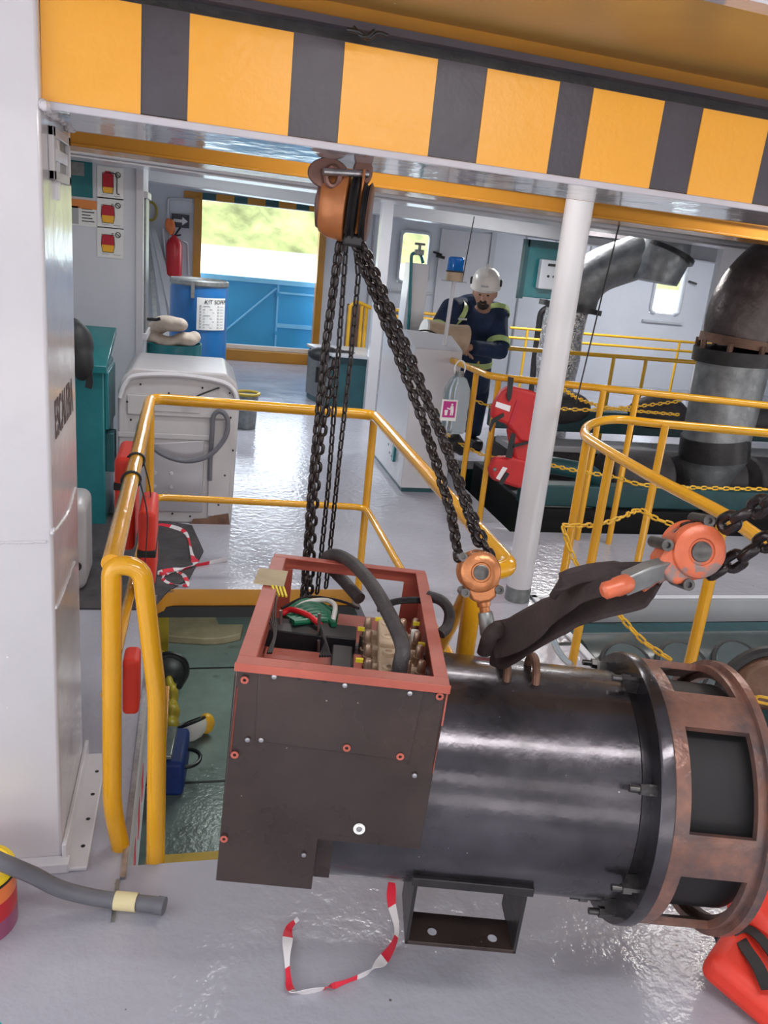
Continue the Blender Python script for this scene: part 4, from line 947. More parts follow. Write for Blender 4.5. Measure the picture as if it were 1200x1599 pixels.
# washing machine seen from behind
a = P(186, 800, Z=0); b = P(358, 817, Z=0)
a = V((P(184, 620, Y=4.62).x, 4.62, 0)); b = V((.235, 4.62, 0))
ux = (b - a).normalized(); WMm = M4.Translation(a) @ frame((0, 0, 0), (0, 0, 1), ux)
Ww = (b - a).length; Hh = .86
wm = thing('washing_machine', 'old white top loading washing machine with its back towards the hatch', 'washing machine', (a + b) / 2)
bodyp = [(0, 0), (Ww, 0), (Ww + .02, .74), (Ww, .83), (Ww - .06, .885), (.08, .885), (.03, .84), (.0, .76)]
XZ = M4(((1,0,0,0),(0,0,1,0),(0,1,0,0),(0,0,0,1)))
part('cabinet', MB(WMm).prism(bodyp, (.0, .62), XZ), K['machine'], wm, bevel=.012, seg=3)
part('top_trim', MB(WMm).tube(spline([(.01, -.008, .72), (.04, -.008, .80), (.10, -.008, .845), (Ww / 2, -.008, .862), (Ww - .10, -.008, .842), (Ww - .02, -.008, .80), (Ww + .01, -.008, .72)], 5), .013, 8), K['white'], wm)
rpan = part('rear_panel', MB(WMm).prism([(.10, .07), (Ww - .17, .07), (Ww - .17, .50), (.12, .46)], (-.008, 0), XZ), K['machinegrey'], wm, bevel=.004)
part('upper_strip', MB(WMm).box((.05, -.010, .63), (Ww - .05, 0, .74)), K['machine'], wm, bevel=.004)
part('upper_recess', MB(WMm).box((.17, -.014, .655), (Ww - .20, -.008, .72)), K['machine'], wm, bevel=.004)
part('panel_step', MB(WMm).box((.0, -.008, .50), (Ww - .13, -.002, .53)).box((Ww - .14, -.012, .05), (Ww - .02, -.002, .62)), K['machine'], wm, bevel=.003)
part('drain_hose', MB(WMm).tube(spline([(.135, -.04, .56), (.15, -.055, .50), (.25, -.06, .42), (.38, -.06, .39), (.50, -.06, .43), (.585, -.05, .54), (.59, -.045, .64), (.55, -.04, .68), (.515, -.035, .65), (.51, -.03, .56), (.505, -.02, .40), (.505, -.02, .27)], 7), .0135, 10), K['hosegrey'], wm, label='grey corrugated drain hose')
part('hose_socket', MB(WMm).lathe([(.035, 0), (.032, .02), (.02, .022), (.018, .01)], M4.Translation((.135, 0, .57)) @ M4.Rotation(R(90), 4, 'X'), 20), K['machinegrey'], wm)
part('power_cord', MB(WMm).tube(spline([(.33, -.02, .725), (.36, -.03, .72), (.43, -.03, .76), (.52, -.02, .80), (.55, .02, .80)], 6), .005, 8), K['black'], wm)
part('cord_inlet', MB(WMm).cbox((.32, -.015, .725), (.035, .02, .02)), K['black'], wm, bevel=.003)
for (u, v_) in ((.07, .60), (.05, .70), (.14, .69), (.045, .42), (.045, .34), (.56, .70), (.61, .64), (.58, .52), (.63, .45), (.27, .76), (.12, .80), (.45, .80), (.60, .78), (.56, .12), (.59, .30), (.30, .06), (.40, .045)):
    part('screw', MB(WMm).lathe([(.006, 0), (.006, .004), (.001, .005)], M4.Translation((u, -.010, v_)) @ M4.Rotation(R(90), 4, 'X'), 8), K['ink'], wm)
for (u, v_) in ((.20, .30), (.29, .30), (.20, .22), (.29, .22)):
    part('stud', MB(WMm).lathe([(.012, 0), (.009, .010), (.001, .011)], M4.Translation((u, -.008, v_)) @ M4.Rotation(R(90), 4, 'X'), 12), K['machine'], rpan)
part('rusted_corner', MB(WMm).prism([(.40, .0), (Ww - .01, .0), (Ww - .02, .07), (Ww - .10, .055), (.50, .035), (.42, .03)], (-.013, -.009), XZ), K['brownrust'], wm)
# small bin beside it
t = thing('grey_bin', 'grey bin with yellow ring rim right of the washing machine', 'bin', P(384, 668, Z=.2))
bb = P(386, 720, Z=0); bb = V((.42, 6.0, 0))
bb = P(384, 668, Z=0)
part('bin_body', MB().lathe([(.085, 0), (.10, .30)], M4.Translation((bb.x, bb.y, 0)), 20), K['greysteel'], t)
part('ring', MB().tube([V((bb.x + .105 * cos(q_), bb.y + .105 * sin(q_), .31)) for q_ in [2 * pi * k / 24 for k in range(24)]], .014, 8, closed=True), K['ylow'], t)
# blue drum with label
dl = P(265, 430, Y=7.6); drr = P(358, 440, Y=7.6); dcx = (dl.x + drr.x) / 2; dr_ = (drr.x - dl.x) / 2 * .99; dz = zat(310, 436, 7.6)
dcen = V((dcx, 7.6 + dr_ * .3, 0))
t = thing('blue_plastic_drum', 'tall blue plastic drum with grey lid ring and white paper list', 'drum', dcen)
part('barrel', MB().lathe([(dr_ * .95, 0), (dr_, .03), (dr_, dz * .62), (dr_ * .985, dz * .64), (dr_, dz * .66), (dr_, dz * .93), (dr_ * .96, dz * .97)], M4.Translation(dcen), 48), K['bluedrum'], t)
dlid = part('lid', MB().lathe([(dr_ * .98, dz * .955), (dr_ * 1.02, dz * .965), (dr_ * 1.02, dz * .99), (dr_ * .96, dz), (dr_ * .9, dz * .985), (.001, dz * .985)], M4.Translation(dcen), 48), K['greysteel'], t)
part('lid_clasp', MB().box((dcen.x - .07, dcen.y - dr_ - .012, dz - .15), (dcen.x - .04, dcen.y - dr_ + .02, dz - .02)), K['greysteel'], dlid)
a0 = R(-90 - 4); a1 = R(-90 + 62)
lab_ = MB()
for i in range(12):
    pa = a0 + (a1 - a0) * i / 12; pb = a0 + (a1 - a0) * (i + 1) / 12; rr = dr_ + .002
    z0_, z1_ = zat(330, 515, 7.5), zat(330, 465, 7.5)
    lab_.add([(dcen.x + rr * cos(pa), dcen.y + rr * sin(pa), z0_), (dcen.x + rr * cos(pb), dcen.y + rr * sin(pb), z0_), (dcen.x + rr * cos(pb), dcen.y + rr * sin(pb), z1_), (dcen.x + rr * cos(pa), dcen.y + rr * sin(pa), z1_)], [(0, 1, 2, 3)])
plist = part('paper_list', lab_, K['paper'], t, smooth=False)
def on_drum(mb_flat):  # bend flat (x along arc) lettering round the drum
    out = MB()
    vs = []
    for p in mb_flat.v:
        a_ = -pi / 2 + p.x / dr_; rr = dr_ + .004 + p.z
        vs.append(V((dcen.x + rr * cos(a_), dcen.y + rr * sin(a_), p.y)))
    out.add(vs, mb_flat.f); return out
part('lettering', on_drum(text_mb('KIT SOPEP', .05, M4.Translation((.16, z1_ - .035, 0)), .0004)), K['ink'], plist)
fl = MB()
for i in range(8):
    zz = z1_ - .075 - i * .026
    fl.box((.005, zz, 0), (.02, zz + .012, .0004)).box((.035, zz, 0), (.035 + .06 + .02 * ((i * 7) % 3), zz + .006, .0004)).box((.17, zz - .003, 0), (.185, zz + .01, .0004)).box((.2, zz, 0), (.24, zz + .005, .0004))
part('fine_print', on_drum(fl), K['inkgrey'], plist, smooth=False, kind='stuff')
# sacks on a teal tub in front of the drum
sc_ = P(268, 540, Y=6.7)
t = thing('teal_tub', 'teal round tub under the dusty sacks between drum and door edge', 'tub', (sc_.x, sc_.y, 0))
part('tub', MB().lathe([(.20, 0), (.235, sc_.z + .03), (.225, sc_.z + .03), (.21, .05)], M4.Translation((sc_.x, 6.7, 0)), 32), K['teal'], t)
def blob(name, label, cat, specs, mat, vox=.015):
    mb = MB()
    for (c, r) in specs: mb.sphere(c, r, 14)
    return single(name, label, cat, mb, mat, remesh=vox, smoothmod=4)
blob('dusty_sack', 'upper dusty beige sack on the teal tub', 'sack', [(P(262, 505, Y=6.6), (.12, .11, .06)), (P(245, 512, Y=6.65), (.08, .1, .05)), (P(278, 507, Y=6.6), (.08, .09, .055))], K['bag'])
blob('dusty_sack', 'lower dusty beige sack with knotted cord on the teal tub', 'sack', [(P(235, 525, Y=6.6), (.10, .12, .045)), (P(260, 533, Y=6.58), (.10, .12, .04)), (P(290, 530, Y=6.6), (.10, .12, .055)), (P(304, 527, Y=6.65), (.05, .1, .05))], K['bag'])
# fire extinguisher on the stern bulkhead
ec = P(272, 398, Y=11.22)
t = thing('fire_extinguisher', 'red fire extinguisher with black handle behind the blue drum', 'fire extinguisher', ec + V((0, 0, -.25)))
er = .098
part('cylinder', MB().lathe([(er * .9, -.26), (er, -.24), (er, .13), (er * .8, .18), (er * .35, .22), (er * .3, .24)], M4.Translation(ec), 32), K['canred'], t)
part('handle', MB().tube([ec + V((0, 0, .23)), ec + V((.07, -.03, .34))], .012, 8).tube([ec + V((0, 0, .23)), ec + V((.08, -.03, .25))], .010, 8), K['black'], t)
part('orange_cover', MB().sphere(ec + V((-.04, .0, .33)), (.05, .05, .10), 12).sphere(ec + V((-.08, .0, .36)), (.04, .04, .08), 12), K['canorange'], t, remesh=.012)
part('bracket_arm', MB().tube([ec + V((-.1, .05, -.05)), ec + V((-.14, .05, .3))], .014, 8), K['white'], t)
single('white_support_tube', 'bent white tube frame beside the fire extinguisher', 'tube', MB().tube(fillet([P(268, 470, Y=11.37), P(262, 310, Y=11.37), P(300, 312, Y=11.37)], .04), .018, 10).tube(fillet([P(284, 375, Y=11.36), P(293, 380, Y=11.36), P(295, 430, Y=11.36)], .03), .014, 10), K['white'])
t = thing('arrow_sign', 'small dark sign with pale arrow pointing right above the extinguisher', 'sign', P(283, 345, Y=WY - .05))
a = P(268, 354, Y=WY - .02); b = P(296, 336, Y=WY - .02)
part('board', MB().box((a.x, WY - .03, a.z), (b.x, WY - .02, b.z)), K['stripe'], t)
cz0 = (a.z + b.z) / 2; l = b.x - a.x
part('arrow', MB().prism([(a.x + .1 * l, cz0 - .018), (a.x + .6 * l, cz0 - .018), (a.x + .6 * l, cz0 - .05), (a.x + .92 * l, cz0), (a.x + .6 * l, cz0 + .05), (a.x + .6 * l, cz0 + .018), (a.x + .1 * l, cz0 + .018)], (-.002, 0), M4(((1,0,0,0),(0,0,1,WY-.03),(0,1,0,0),(0,0,0,1)))), K['paper'], t, smooth=False)
# leaning grey profiles
single('leaning_grey_plank', 'long pale grey profile leaning steeply against the left bulkhead', 'plank', MB().ribbon([P(268, 562, Y=10.9), P(262, 530, Y=10.98), P(234, 345, Y=11.36)], (1, .1, 0), [.08, .08, .07], .03), K['greywhite'], 'leaning profiles')
single('leaning_grey_plank', 'second grey profile leaning at a wider slant beside the drum', 'plank', MB().ribbon([P(292, 560, Y=10.9), P(266, 462, Y=11.1), P(237, 350, Y=11.33)], (1, .1, 0), [.12, .12, .05], .02), K['greywhite'], 'leaning profiles')
single('leaning_grey_plank', 'third dark grey profile leaning behind the white door edge', 'plank', MB().ribbon([P(249, 564, Y=10.9), P(245, 530, Y=10.98), P(231, 345, Y=11.36)], (1, .1, 0), [.06, .06, .05], .03), K['greysteel'], 'leaning profiles')
t = thing('rope_coil', 'small olive rope coil hung high on the left bulkhead', 'rope', P(235, 330, Y=11.35))
for i in range(3):
    c = P(236, 330, Y=11.34 + .02 * i)
    part('turn', MB().tube([V((c.x + .07 * cos(q_), c.y, c.z + .11 * sin(q_))) for q_ in [2 * pi * k / 20 for k in range(20)]], .014, 8, closed=True), K['ylow'], t)
# gate outside the opening
gt = thing('blue_bulwark_gate', 'sky blue steel gate with diagonal brace outside the stern opening', 'gate', (1.0, 11.95, .1))
zt = zat(430, 436, 11.95)
gx0 = -.6; gx1 = 2.3
part('gate_panel', MB().box((gx0, 11.95, .0), (gx1, 11.98, zt)), K['blue'], gt)
part('top_bar', MB().box((gx0, 11.9, zt - .07), (gx1, 11.99, zt)), K['bluelight'], gt, bevel=.005)
mx = P(432, 500, Y=11.95).x
part('stile', MB().box((mx - .012, 11.93, .1), (mx + .012, 11.95, zt)), K['bluelight'], gt)
part('mid_bar', MB().box((mx, 11.92, zat(470, 510, 11.92) - .04), (gx1, 11.95, zat(470, 510, 11.92) + .02)).box((mx, 11.92, zat(470, 460, 11.92) - .015), (gx1, 11.95, zat(470, 460, 11.92) + .015)), K['bluelight'], gt, bevel=.004)
part('diagonal_brace', MB().tube([P(350, 518, Y=11.93), P(432, 450, Y=11.93)], .014, 8), K['bluelight'], gt)
part('hinge', MB().cbox((mx, 11.91, zt - .2), (.05, .04, .05)).cbox((mx, 11.91, .35), (.05, .04, .05)), K['blue'], gt)
struct('floor_stern', MB().box((-2.5, 11.6, -.05), (4, 12.3, .0)), K['deck'])
t = single('leaning_pole', 'thin grey green pole pair leaning outside at the left of the opening', 'pole', MB().tube([P(322, 556, Y=11.7), P(303, 372, Y=11.7)], .013, 8).tube([P(325, 556, Y=11.72), P(307, 374, Y=11.72)], .010, 8), K['greysteel'])
# outside: river and wooded bank
wt = MB().box((-600, 12.3, -2.3), (600, 420, -2.2)); o = part('river_water', wt, K['water']); tagit(o, 'pale glittering river beyond the stern', 'water', kind='stuff')
hb = MB(); nx, ny = 120, 14; rnd = random.Random(3)
vs = []
for i in range(nx + 1):
    for j in range(ny + 1):
        x_ = -200 + 460 * i / nx; y_ = 300 + 120 * j / ny
        z_ = -2.25 + 46 * (1 - (1 - j / ny) ** 1.6) * (1 + .12 * sin(x_ * .04) + .08 * sin(x_ * .1 + 1)) + rnd.uniform(-2, 2) * (1 if j else 0)
        vs.append((x_, y_ + 6 * sin(x_ * .03), z_))
fs = [(i * (ny + 1) + j, (i + 1) * (ny + 1) + j, (i + 1) * (ny + 1) + j + 1, i * (ny + 1) + j + 1) for i in range(nx) for j in range(ny)]
hb.add(vs, fs); o = part('wooded_hillside', hb, K['hill']); tagit(o, 'hazy yellow green wooded river bank', 'hillside', kind='stuff')

# ================================================================== MIDDLE BACKGROUND
tk = P(475, 600, Y=8.5)
t = thing('dark_deck_locker', 'dark teal deck locker box with rounded black cover on top behind the chains', 'locker', (1.5, 8.6, 0))
xa = P(478, 620, Z=0); xm = P(513, 640, Z=.0); xb = P(590, 650, Z=.0); zt = zat(480, 541, xa.y)
Ya, Ym = xa.y, xm.y
part('box', MB().prism([(xa.x, Ya), (xm.x, Ym), (xb.x - .02, Ym - .05), (xb.x - .02, Ya)], (0, zt)), K['teal_dark'], t, bevel=.01)
part('lid', MB().prism([(xa.x - .03, Ya + .02), (xm.x - .01, Ym - .05), (xb.x - .01, Ym - .1), (xb.x - .01, Ya + .02)], (zt, zt + .03)), K['greywhite'], t, bevel=.004)
part('side_plate', MB().prism([(xa.x - .01, Ya), (xm.x - .008, Ym), (xm.x - .002, Ym), (xa.x, Ya)], (.06, zt - .03)), K['greysteel'], t)
part('hasp', MB().cbox(((xa.x + xm.x) / 2 - .02, (Ya + Ym) / 2, zt * .55), (.03, .03, .16)), K['black'], t)
cv = MB()
for px, py in ((500, 553), (512, 552), (528, 556), (542, 558), (550, 562)): cv.sphere(P(px, py, Y=Ym + .15), (.13, .13, .07), 12)
single('black_cover_bundle', 'crumpled black cover bundle on top of the dark deck locker', 'cover', cv, K['strap'], remesh=.02)
st = P(578, 640, Z=0); st = V((1.72, 8.0, 0))
t = thing('white_stanchion', 'square white stanchion post with black bracket at its top', 'post', st)
s0 = P(577, 648, Z=0); s1 = P(608, 310, Y=s0.y)
part('shaft', MB().box((s0.x - .055, s0.y, 0), (s0.x + .055, s0.y + .1, s1.z)), K['white'], t, bevel=.004)
part('bracket', MB().box((s0.x - .09, s0.y - .02, s1.z - .01), (s0.x + .09, s0.y + .1, s1.z + .1)), K['dark'], t, bevel=.004)
part('lamp_eye', MB().sphere((s0.x + .01, s0.y - .03, s1.z + .045), .024, 10).sphere((s0.x - .06, s0.y - .03, s1.z + .045), .018, 10), K['paper'], t)

# railings generic
def railing(label, rails, posts, r=.02, rp=.018, name='yellow_railing', mat=None, cat='railing', group=None, fil=.08):
    base = V(posts[0][0]) if posts else V(rails[0][0])
    t = thing(name, label, cat, (base.x, base.y, 0), group)
    for k, q in enumerate(rails): part('rail', MB().tube(fillet(q, fil) if len(q) > 2 else q, r, 12), mat or K['yellow'], t)
    for a, b in posts: part('post', MB().cyl(a, b, rp, 12), mat or K['yellow'], t)
    return t
def post_to(px, py, z, zb=0.0):
    p = P(px, py, Z=z); return (V((p.x, p.y, zb)), p)
# rail A around the far engine well, with bend near the cabinet
zA = .95
ra = [P(706, 562, Z=zA), P(765, 590, Z=zA), P(840, 600, Z=zA)]
RA0 = V((1.76, 5.49, zA)); RA1 = V((1.80, 4.62, zA)); RA2 = V((9.0, 4.42, zA))
pa = P(705, 562, Z=zA); pb = P(768, 588, Z=zA); pc = P(1198, 633, Z=zA)
RA2 = pb + (pc - pb) * 3
railing('yellow railing of the far engine well with red life jacket tied to it', [[pa, pb, RA2]], [(V((pb.x + .05, pb.y, 0)), pb + V((.05, 0, 0))), (V((P(745, 578, Z=zA).x, P(745, 578, Z=zA).y, 0)), P(745, 578, Z=zA)), post_to(943, 610, zA), post_to(995, 616, zA)], .022, .019)
# chain barrier of that rail
def ychain(label, pts, L=.045, W=.026, r=.0045):
    return chain('yellow_barrier_chain', label, spline(pts, 5), L, W, r, K['yellow_far'], 'yellow barrier chains', maxparts=60)
# rail B around the near engine well
zB = .95
b0 = P(1290, 684, Z=zB); b1 = P(1035, 662, Z=zB); b2 = P(965, 655, Z=zB); b3 = P(925, 662, Z=zB); b4 = P(914, 678, Z=zB); b5 = P(938, 697, Z=zB); b6 = P(1018, 744, Z=zB); b7 = P(1130, 803, Z=zB); b8 = P(1200, 850, Z=zB); b9 = P(1300, 915, Z=zB)
tB = thing('yellow_railing', 'curved yellow tubular railing of the near engine well at right', 'railing', (b5.x, b5.y, 0))
part('rail', MB().tube(spline([b0, b1, b2, b3, b4, b5, b6, b7, b8, b9], 8), .021, 14), K['yellow'], tB)
_p = V((1.75, 1.15, zB)); part('rail', MB().tube([b9, _p], .021, 14), K['yellow'], tB); part('post', MB().cyl((1.75, 1.15, 0), _p, .019, 12), K['yellow'], tB)
for (px, py, zb_) in ((918, 684, 0), (955, 708, 0), (1040, 664, 0), (1132, 806, .0)):
    p = P(px, py, Z=zB); part('post', MB().cyl((p.x, p.y, zb_), p, .019, 12), K['yellow'], tB)
ychain('yellow chain sagging across behind the pillar between railing posts', [P(855, 725, Y=4.3), P(900, 735, Y=4.1), P(960, 745, Y=4.0), P(1005, 757, Y=3.9), P(1100, 762, Y=3.9), P(1200, 764, Y=3.9)])
ychain('yellow chain rising between the near railing posts', [P(880, 820, Y=2.9), P(900, 821, Y=2.92), P(940, 818, Y=3.0), P(975, 806, Y=3.1), P(1000, 797, Y=3.2), P(1030, 812, Y=3.1), P(1075, 826, Y=3.0)])
ychain('short yellow chain drooping from the leftmost near railing post', [P(879, 822, Y=2.9), P(888, 850, Y=2.86), P(898, 875, Y=2.82), P(911, 895, Y=2.8)])
ychain('yellow chain hanging below the brown sling in front of the engine', [P(963, 955, Y=2.4), P(985, 980, Y=2.35), P(1010, 1005, Y=2.3), P(1055, 1035, Y=2.2)])
ychain('bright yellow chain end at the right edge beside the alternator flange', [P(1158, 1084, Y=1.95), P(1178, 1090, Y=1.93), P(1215, 1098, Y=1.9)], .055, .030, .005)
ychain('pair of yellow chains behind the person below the railing', [P(742, 625, Y=5.5), P(765, 634, Y=5.4), P(800, 640, Y=5.3)])
ychain('greenish yellow chain between cabinet and red life jacket', [P(690, 672, Y=5.2), P(715, 690, Y=5.1), P(740, 704, Y=5.0), P(762, 712, Y=4.9), P(800, 716, Y=4.8)])
ychain('yellow chain crossing between far railing posts', [P(880, 608, Y=4.4), P(910, 625, Y=4.6), P(960, 638, Y=4.8), P(1065, 648, Y=5.0)])
ychain('lower yellow chain crossing between far railing posts', [P(870, 638, Y=4.8), P(930, 640, Y=4.8), P(1000, 634, Y=4.9), P(1065, 626, Y=5.0)])
# white cabinet
ca = P(625, 768, Z=0); cbx = P(676, 766, Z=0); cc_ = P(590, 722, Z=0)
zc = P(648, 536, Y=ca.y).z; zf = P(672, 545, Y=ca.y).z
t = thing('white_control_cabinet', 'tall white control cabinet with teal trim between the chains and the person', 'cabinet', V((1.6, 5.7, 0)))
xa_, ya0, ya1 = ca.x, ca.y, cc_.y
xr_ = P(712, 640, Y=ya0).x
part('body', MB().box((xa_, ya0, .03), (xr_, ya1 + .2, zc - .03)), K['white'], t, bevel=.006)
part('plinth', MB().box((xa_ + .01, ya0 + .01, 0), (xr_ - .01, ya1 + .3, .03)), K['teal_dark'], t)
part('sloped_top', MB().add([(xa_, ya0, zc - .03), (xr_, ya0, zc - .03), (xr_, ya0 + .3, zc + .04), (xa_, ya0 + .3, zc + .06), (xa_, ya1 + .2, zc - .03), (xr_, ya1 + .2, zc - .03)], [(0,1,2,3),(3,2,5,4),(0,3,4),(1,5,2)]), K['white'], t)
part('teal_latch', MB().cbox((xa_ - .01, ya0 + .25, .27), (.02, .05, .22)).cbox((xa_ - .01, ya0 + .08, zc - .18), (.02, .03, .06)), K['teal'], t)
for i in range(5): part('teal_spot', MB().cyl((xa_ - .003, ya0 + .30 + .06 * i, .12 + .02 * abs(i - 2) + .03 * i), (xa_, ya0 + .30 + .06 * i, .12 + .02 * abs(i - 2) + .03 * i), .010, 8), K['teal_dark'], t)
# beacon on pole
bp0 = P(694, 538, Y=ya0 + .1); bp1 = P(709, 440, Y=ya0 + .1)
t = thing('rotating_beacon', 'blue beacon lamp with beige base on a thin white pole', 'beacon', bp0)
part('pole', MB().cyl(bp0 + V((0, 0, -.12)), bp1, .014, 12), K['white'], t)
part('base_plate', MB().cbox(bp1 + V((0, 0, .003)), (.15, .10, .006)), K['greysteel'], t)
s_ = P(709, 400, Y=ya0 + .1).z - bp1.z
part('base', MB().cyl(bp1 + V((0, 0, .006)), bp1 + V((0, 0, .40 * s_)), .058, 24), K['beige'], t)
part('lens', MB().lathe([(.060, .40 * s_), (.056, .45 * s_), (.054, .92 * s_), (.045, .98 * s_), (.01, s_)], M4.Translation(bp1), 24), K['beacon'], t)
part('collar', MB().cyl(bp1 + V((0, 0, .38 * s_)), bp1 + V((0, 0, .44 * s_)), .062, 24), K['black'], t)
# white duct box with tap and teal pipe
d0 = P(640, 530, Y=6.4); d1 = P(657, 412, Y=6.4)
t = thing('white_duct_box', 'white rectangular duct standing behind the control cabinet', 'duct', (d0.x, 6.4, 0))
part('shaft', MB().add([(d0.x - .10, 6.4, .0), (d0.x + .09, 6.4, .0), (d0.x + .09, 6.6, 0), (d0.x - .10, 6.6, 0), (d1.x - .075, 6.4, d1.z), (d1.x + .075, 6.4, d1.z), (d1.x + .075, 6.6, d1.z), (d1.x - .075, 6.6, d1.z)], [(0,3,2,1),(4,5,6,7),(0,1,5,4),(1,2,6,5),(2,3,7,6),(3,0,4,7)]), K['white'], t, bevel=.005)
part('teal_foot_band', MB().box((d0.x - .125, 6.37, d0.z - .04), (d0.x + .07, 6.62, d0.z + .03)), K['teal'], t)
t = thing('water_tap', 'old brass tap on a bent grey pipe in front of the porthole', 'tap', P(655, 412, Y=6.4))
tp = [P(636, 540, Y=6.36), P(640, 480, Y=6.36), P(643, 395, Y=6.36), P(658, 396, Y=6.36), P(661, 411, Y=6.36)]
part('pipe', MB().tube(fillet(tp, .03), .013, 10), K['teal'], t)
c = P(655, 394, Y=6.34)
part('valve_body', MB().cbox(c, (.07, .04, .04)).cyl(c, c + V((0, 0, .06)), .012, 10), K['greysteel'], t, bevel=.006)
part('valve_handle', MB().cyl(c + V((-.04, 0, .06)), c + V((.04, 0, .06)), .009, 8), K['greysteel'], t)
# beige horn lantern in the person's hands
h0 = P(662, 515, Y=5.95); h1 = P(740, 535, Y=6.0)
t = thing('beige_horn', 'beige cone shaped hailer resting on the control cabinet below the person', 'hailer', h0 + V((0, 0, -.1)))
part('cone', MB().lathe([(.075, 0), (.08, .02), (.085, .15), (.095, .24), (.115, .34), (.02, .34)], frame(h0, h1 - h0, (0, 0, 1)), 24), K['beige'], t)
part('white_ring', MB().lathe([(.055, -.006), (.082, -.004), (.082, .012), (.055, .012)], frame(h0, h1 - h0, (0, 0, 1)), 24), K['paper'], t)
part('cable', MB().tube(spline([P(640, 530, Y=5.85), P(655, 517, Y=5.82), P(675, 518, Y=5.82), P(694, 532, Y=5.82)], 6), .006, 8), K['black'], t)
part('mount', MB().ribbon([P(665, 535, Y=5.9), P(700, 555, Y=5.85)], (0, 0, 1), .05, .05), K['black'], t)
# water bottle with litter sign
bc = P(709, 655, Y=5.0)
bh = P(709, 580, Y=5.0).z - P(709, 672, Y=5.0).z; bz = P(709, 674, Y=5.0).z; bx = bc.x
t = thing('plastic_water_bottle', 'large clear plastic bottle with magenta litter label hanging on the railing', 'bottle', (bx, 5.0, bz))
part('bottle_body', MB().lathe([(.075, 0), (.085, .02), (.080, .06), (.086, .09), (.080, .13), (.086, .17), (.086, bh * .72), (.05, bh * .92), (.028, bh * .95), (.028, bh)], M4.Translation((bx, 5.0, bz)), 24), K['clear'], t)
part('neck_cap', MB().lathe([(.03, bh * .95), (.03, bh * 1.03)], M4.Translation((bx, 5.0, bz)), 16), K['greysteel'], t)
part('handle_loop', MB().tube([V((bx + .035 * cos(q_), 5.0, bz + bh + .03 + .05 * sin(q_))) for q_ in [2 * pi * k / 20 for k in range(20)]], .005, 6, closed=True), K['paper'], t)
la = P(702, 641, Y=4.90); lw, lh = .052, .068
lbl = part('label', MB().box((la.x - lw, 4.905, la.z - lh), (la.x + lw, 4.908, la.z + lh)), K['paper'], t)
part('magenta_panel', MB().box((la.x - lw + .010, 4.903, la.z - lh + .022), (la.x + lw - .010, 4.905, la.z + lh - .010)), K['magenta'], lbl)
pic = MB().sphere((la.x + .016, 4.902, la.z + .038), (.007, .001, .007), 8)
XZl = M4(((1,0,0,la.x),(0,0,1,4.9015),(0,1,0,la.z),(0,0,0,1)))
pic.prism([(.008, .03), (.026, .028), (.030, -.005), (.026, -.032), (.020, -.032), (.018, -.008), (.014, -.032), (.008, -.032), (.009, .0), (.006, .012), (-.016, .018), (-.017, .012), (.004, .004)], (0, .0015), XZl)
pic.prism([(-.030, .002), (-.008, .002), (-.012, -.032), (-.027, -.032)], (0, .0015), XZl)
part('litter_symbol', pic, K['paper'], lbl, smooth=False)

# red life jacket on rail A
t = thing('life_jacket', 'red life jacket with white reflective patches tied to the far railing beside the pillar', 'life jacket', P(800, 740, Y=4.55))
YL = 4.52
def LJ(pts, y=YL, th=.07, mat=None, name='foam_panel', bev=.02):
    q = [P(a, b, Y=y) for a, b in pts]
    return part(name, MB().prism([(p.x, p.z) for p in q], (0, th), M4(((1,0,0,0),(0,0,1,y),(0,1,0,0),(0,0,0,1)))), mat or K['reddark'], t, bevel=bev, seg=3)
LJ([(785, 612), (800, 603), (835, 612), (870, 630), (862, 670), (850, 700), (812, 690), (793, 664), (769, 654), (772, 635)])
LJ([(795, 670), (850, 675), (850, 730), (805, 720), (800, 700)], y=YL + .01)
LJ([(775, 716), (800, 714), (858, 728), (856, 745), (812, 764), (770, 750), (765, 735)])
LJ([(776, 627), (798, 634), (796, 643), (774, 635)], YL - .003, .003, K['tapewhite'], 'reflective_patch', 0)
LJ([(786, 729), (793, 731), (781, 750), (775, 747)], YL - .003, .003, K['tapewhite'], 'reflective_patch', 0)
LJ([(794, 588), (803, 590), (799, 622), (795, 628), (792, 620)], YL - .012, .005, K['strap'], 'strap', 0)
LJ([(768, 655), (787, 645), (788, 650), (772, 661), (766, 675), (764, 670)], YL - .012, .005, K['strap'], 'strap', 0)
LJ([(799, 676), (806, 678), (800, 716), (790, 714)], YL - .012, .005, K['strap'], 'strap', 0)
LJ([(803, 694), (830, 688), (830, 692), (800, 700)], YL - .012, .005, K['strap'], 'strap', 0)
LJ([(808, 624), (814, 625), (800, 664), (795, 662)], YL - .004, .003, K['sign_red'], 'print_strip', 0)
LJ([(791, 737), (796, 740), (785, 758), (780, 755)], YL - .012, .005, K['strap'], 'strap', 0)
part('buckle', MB().sphere(P(773, 733, Y=YL - .01), .012, 8), K['greysteel'], t)

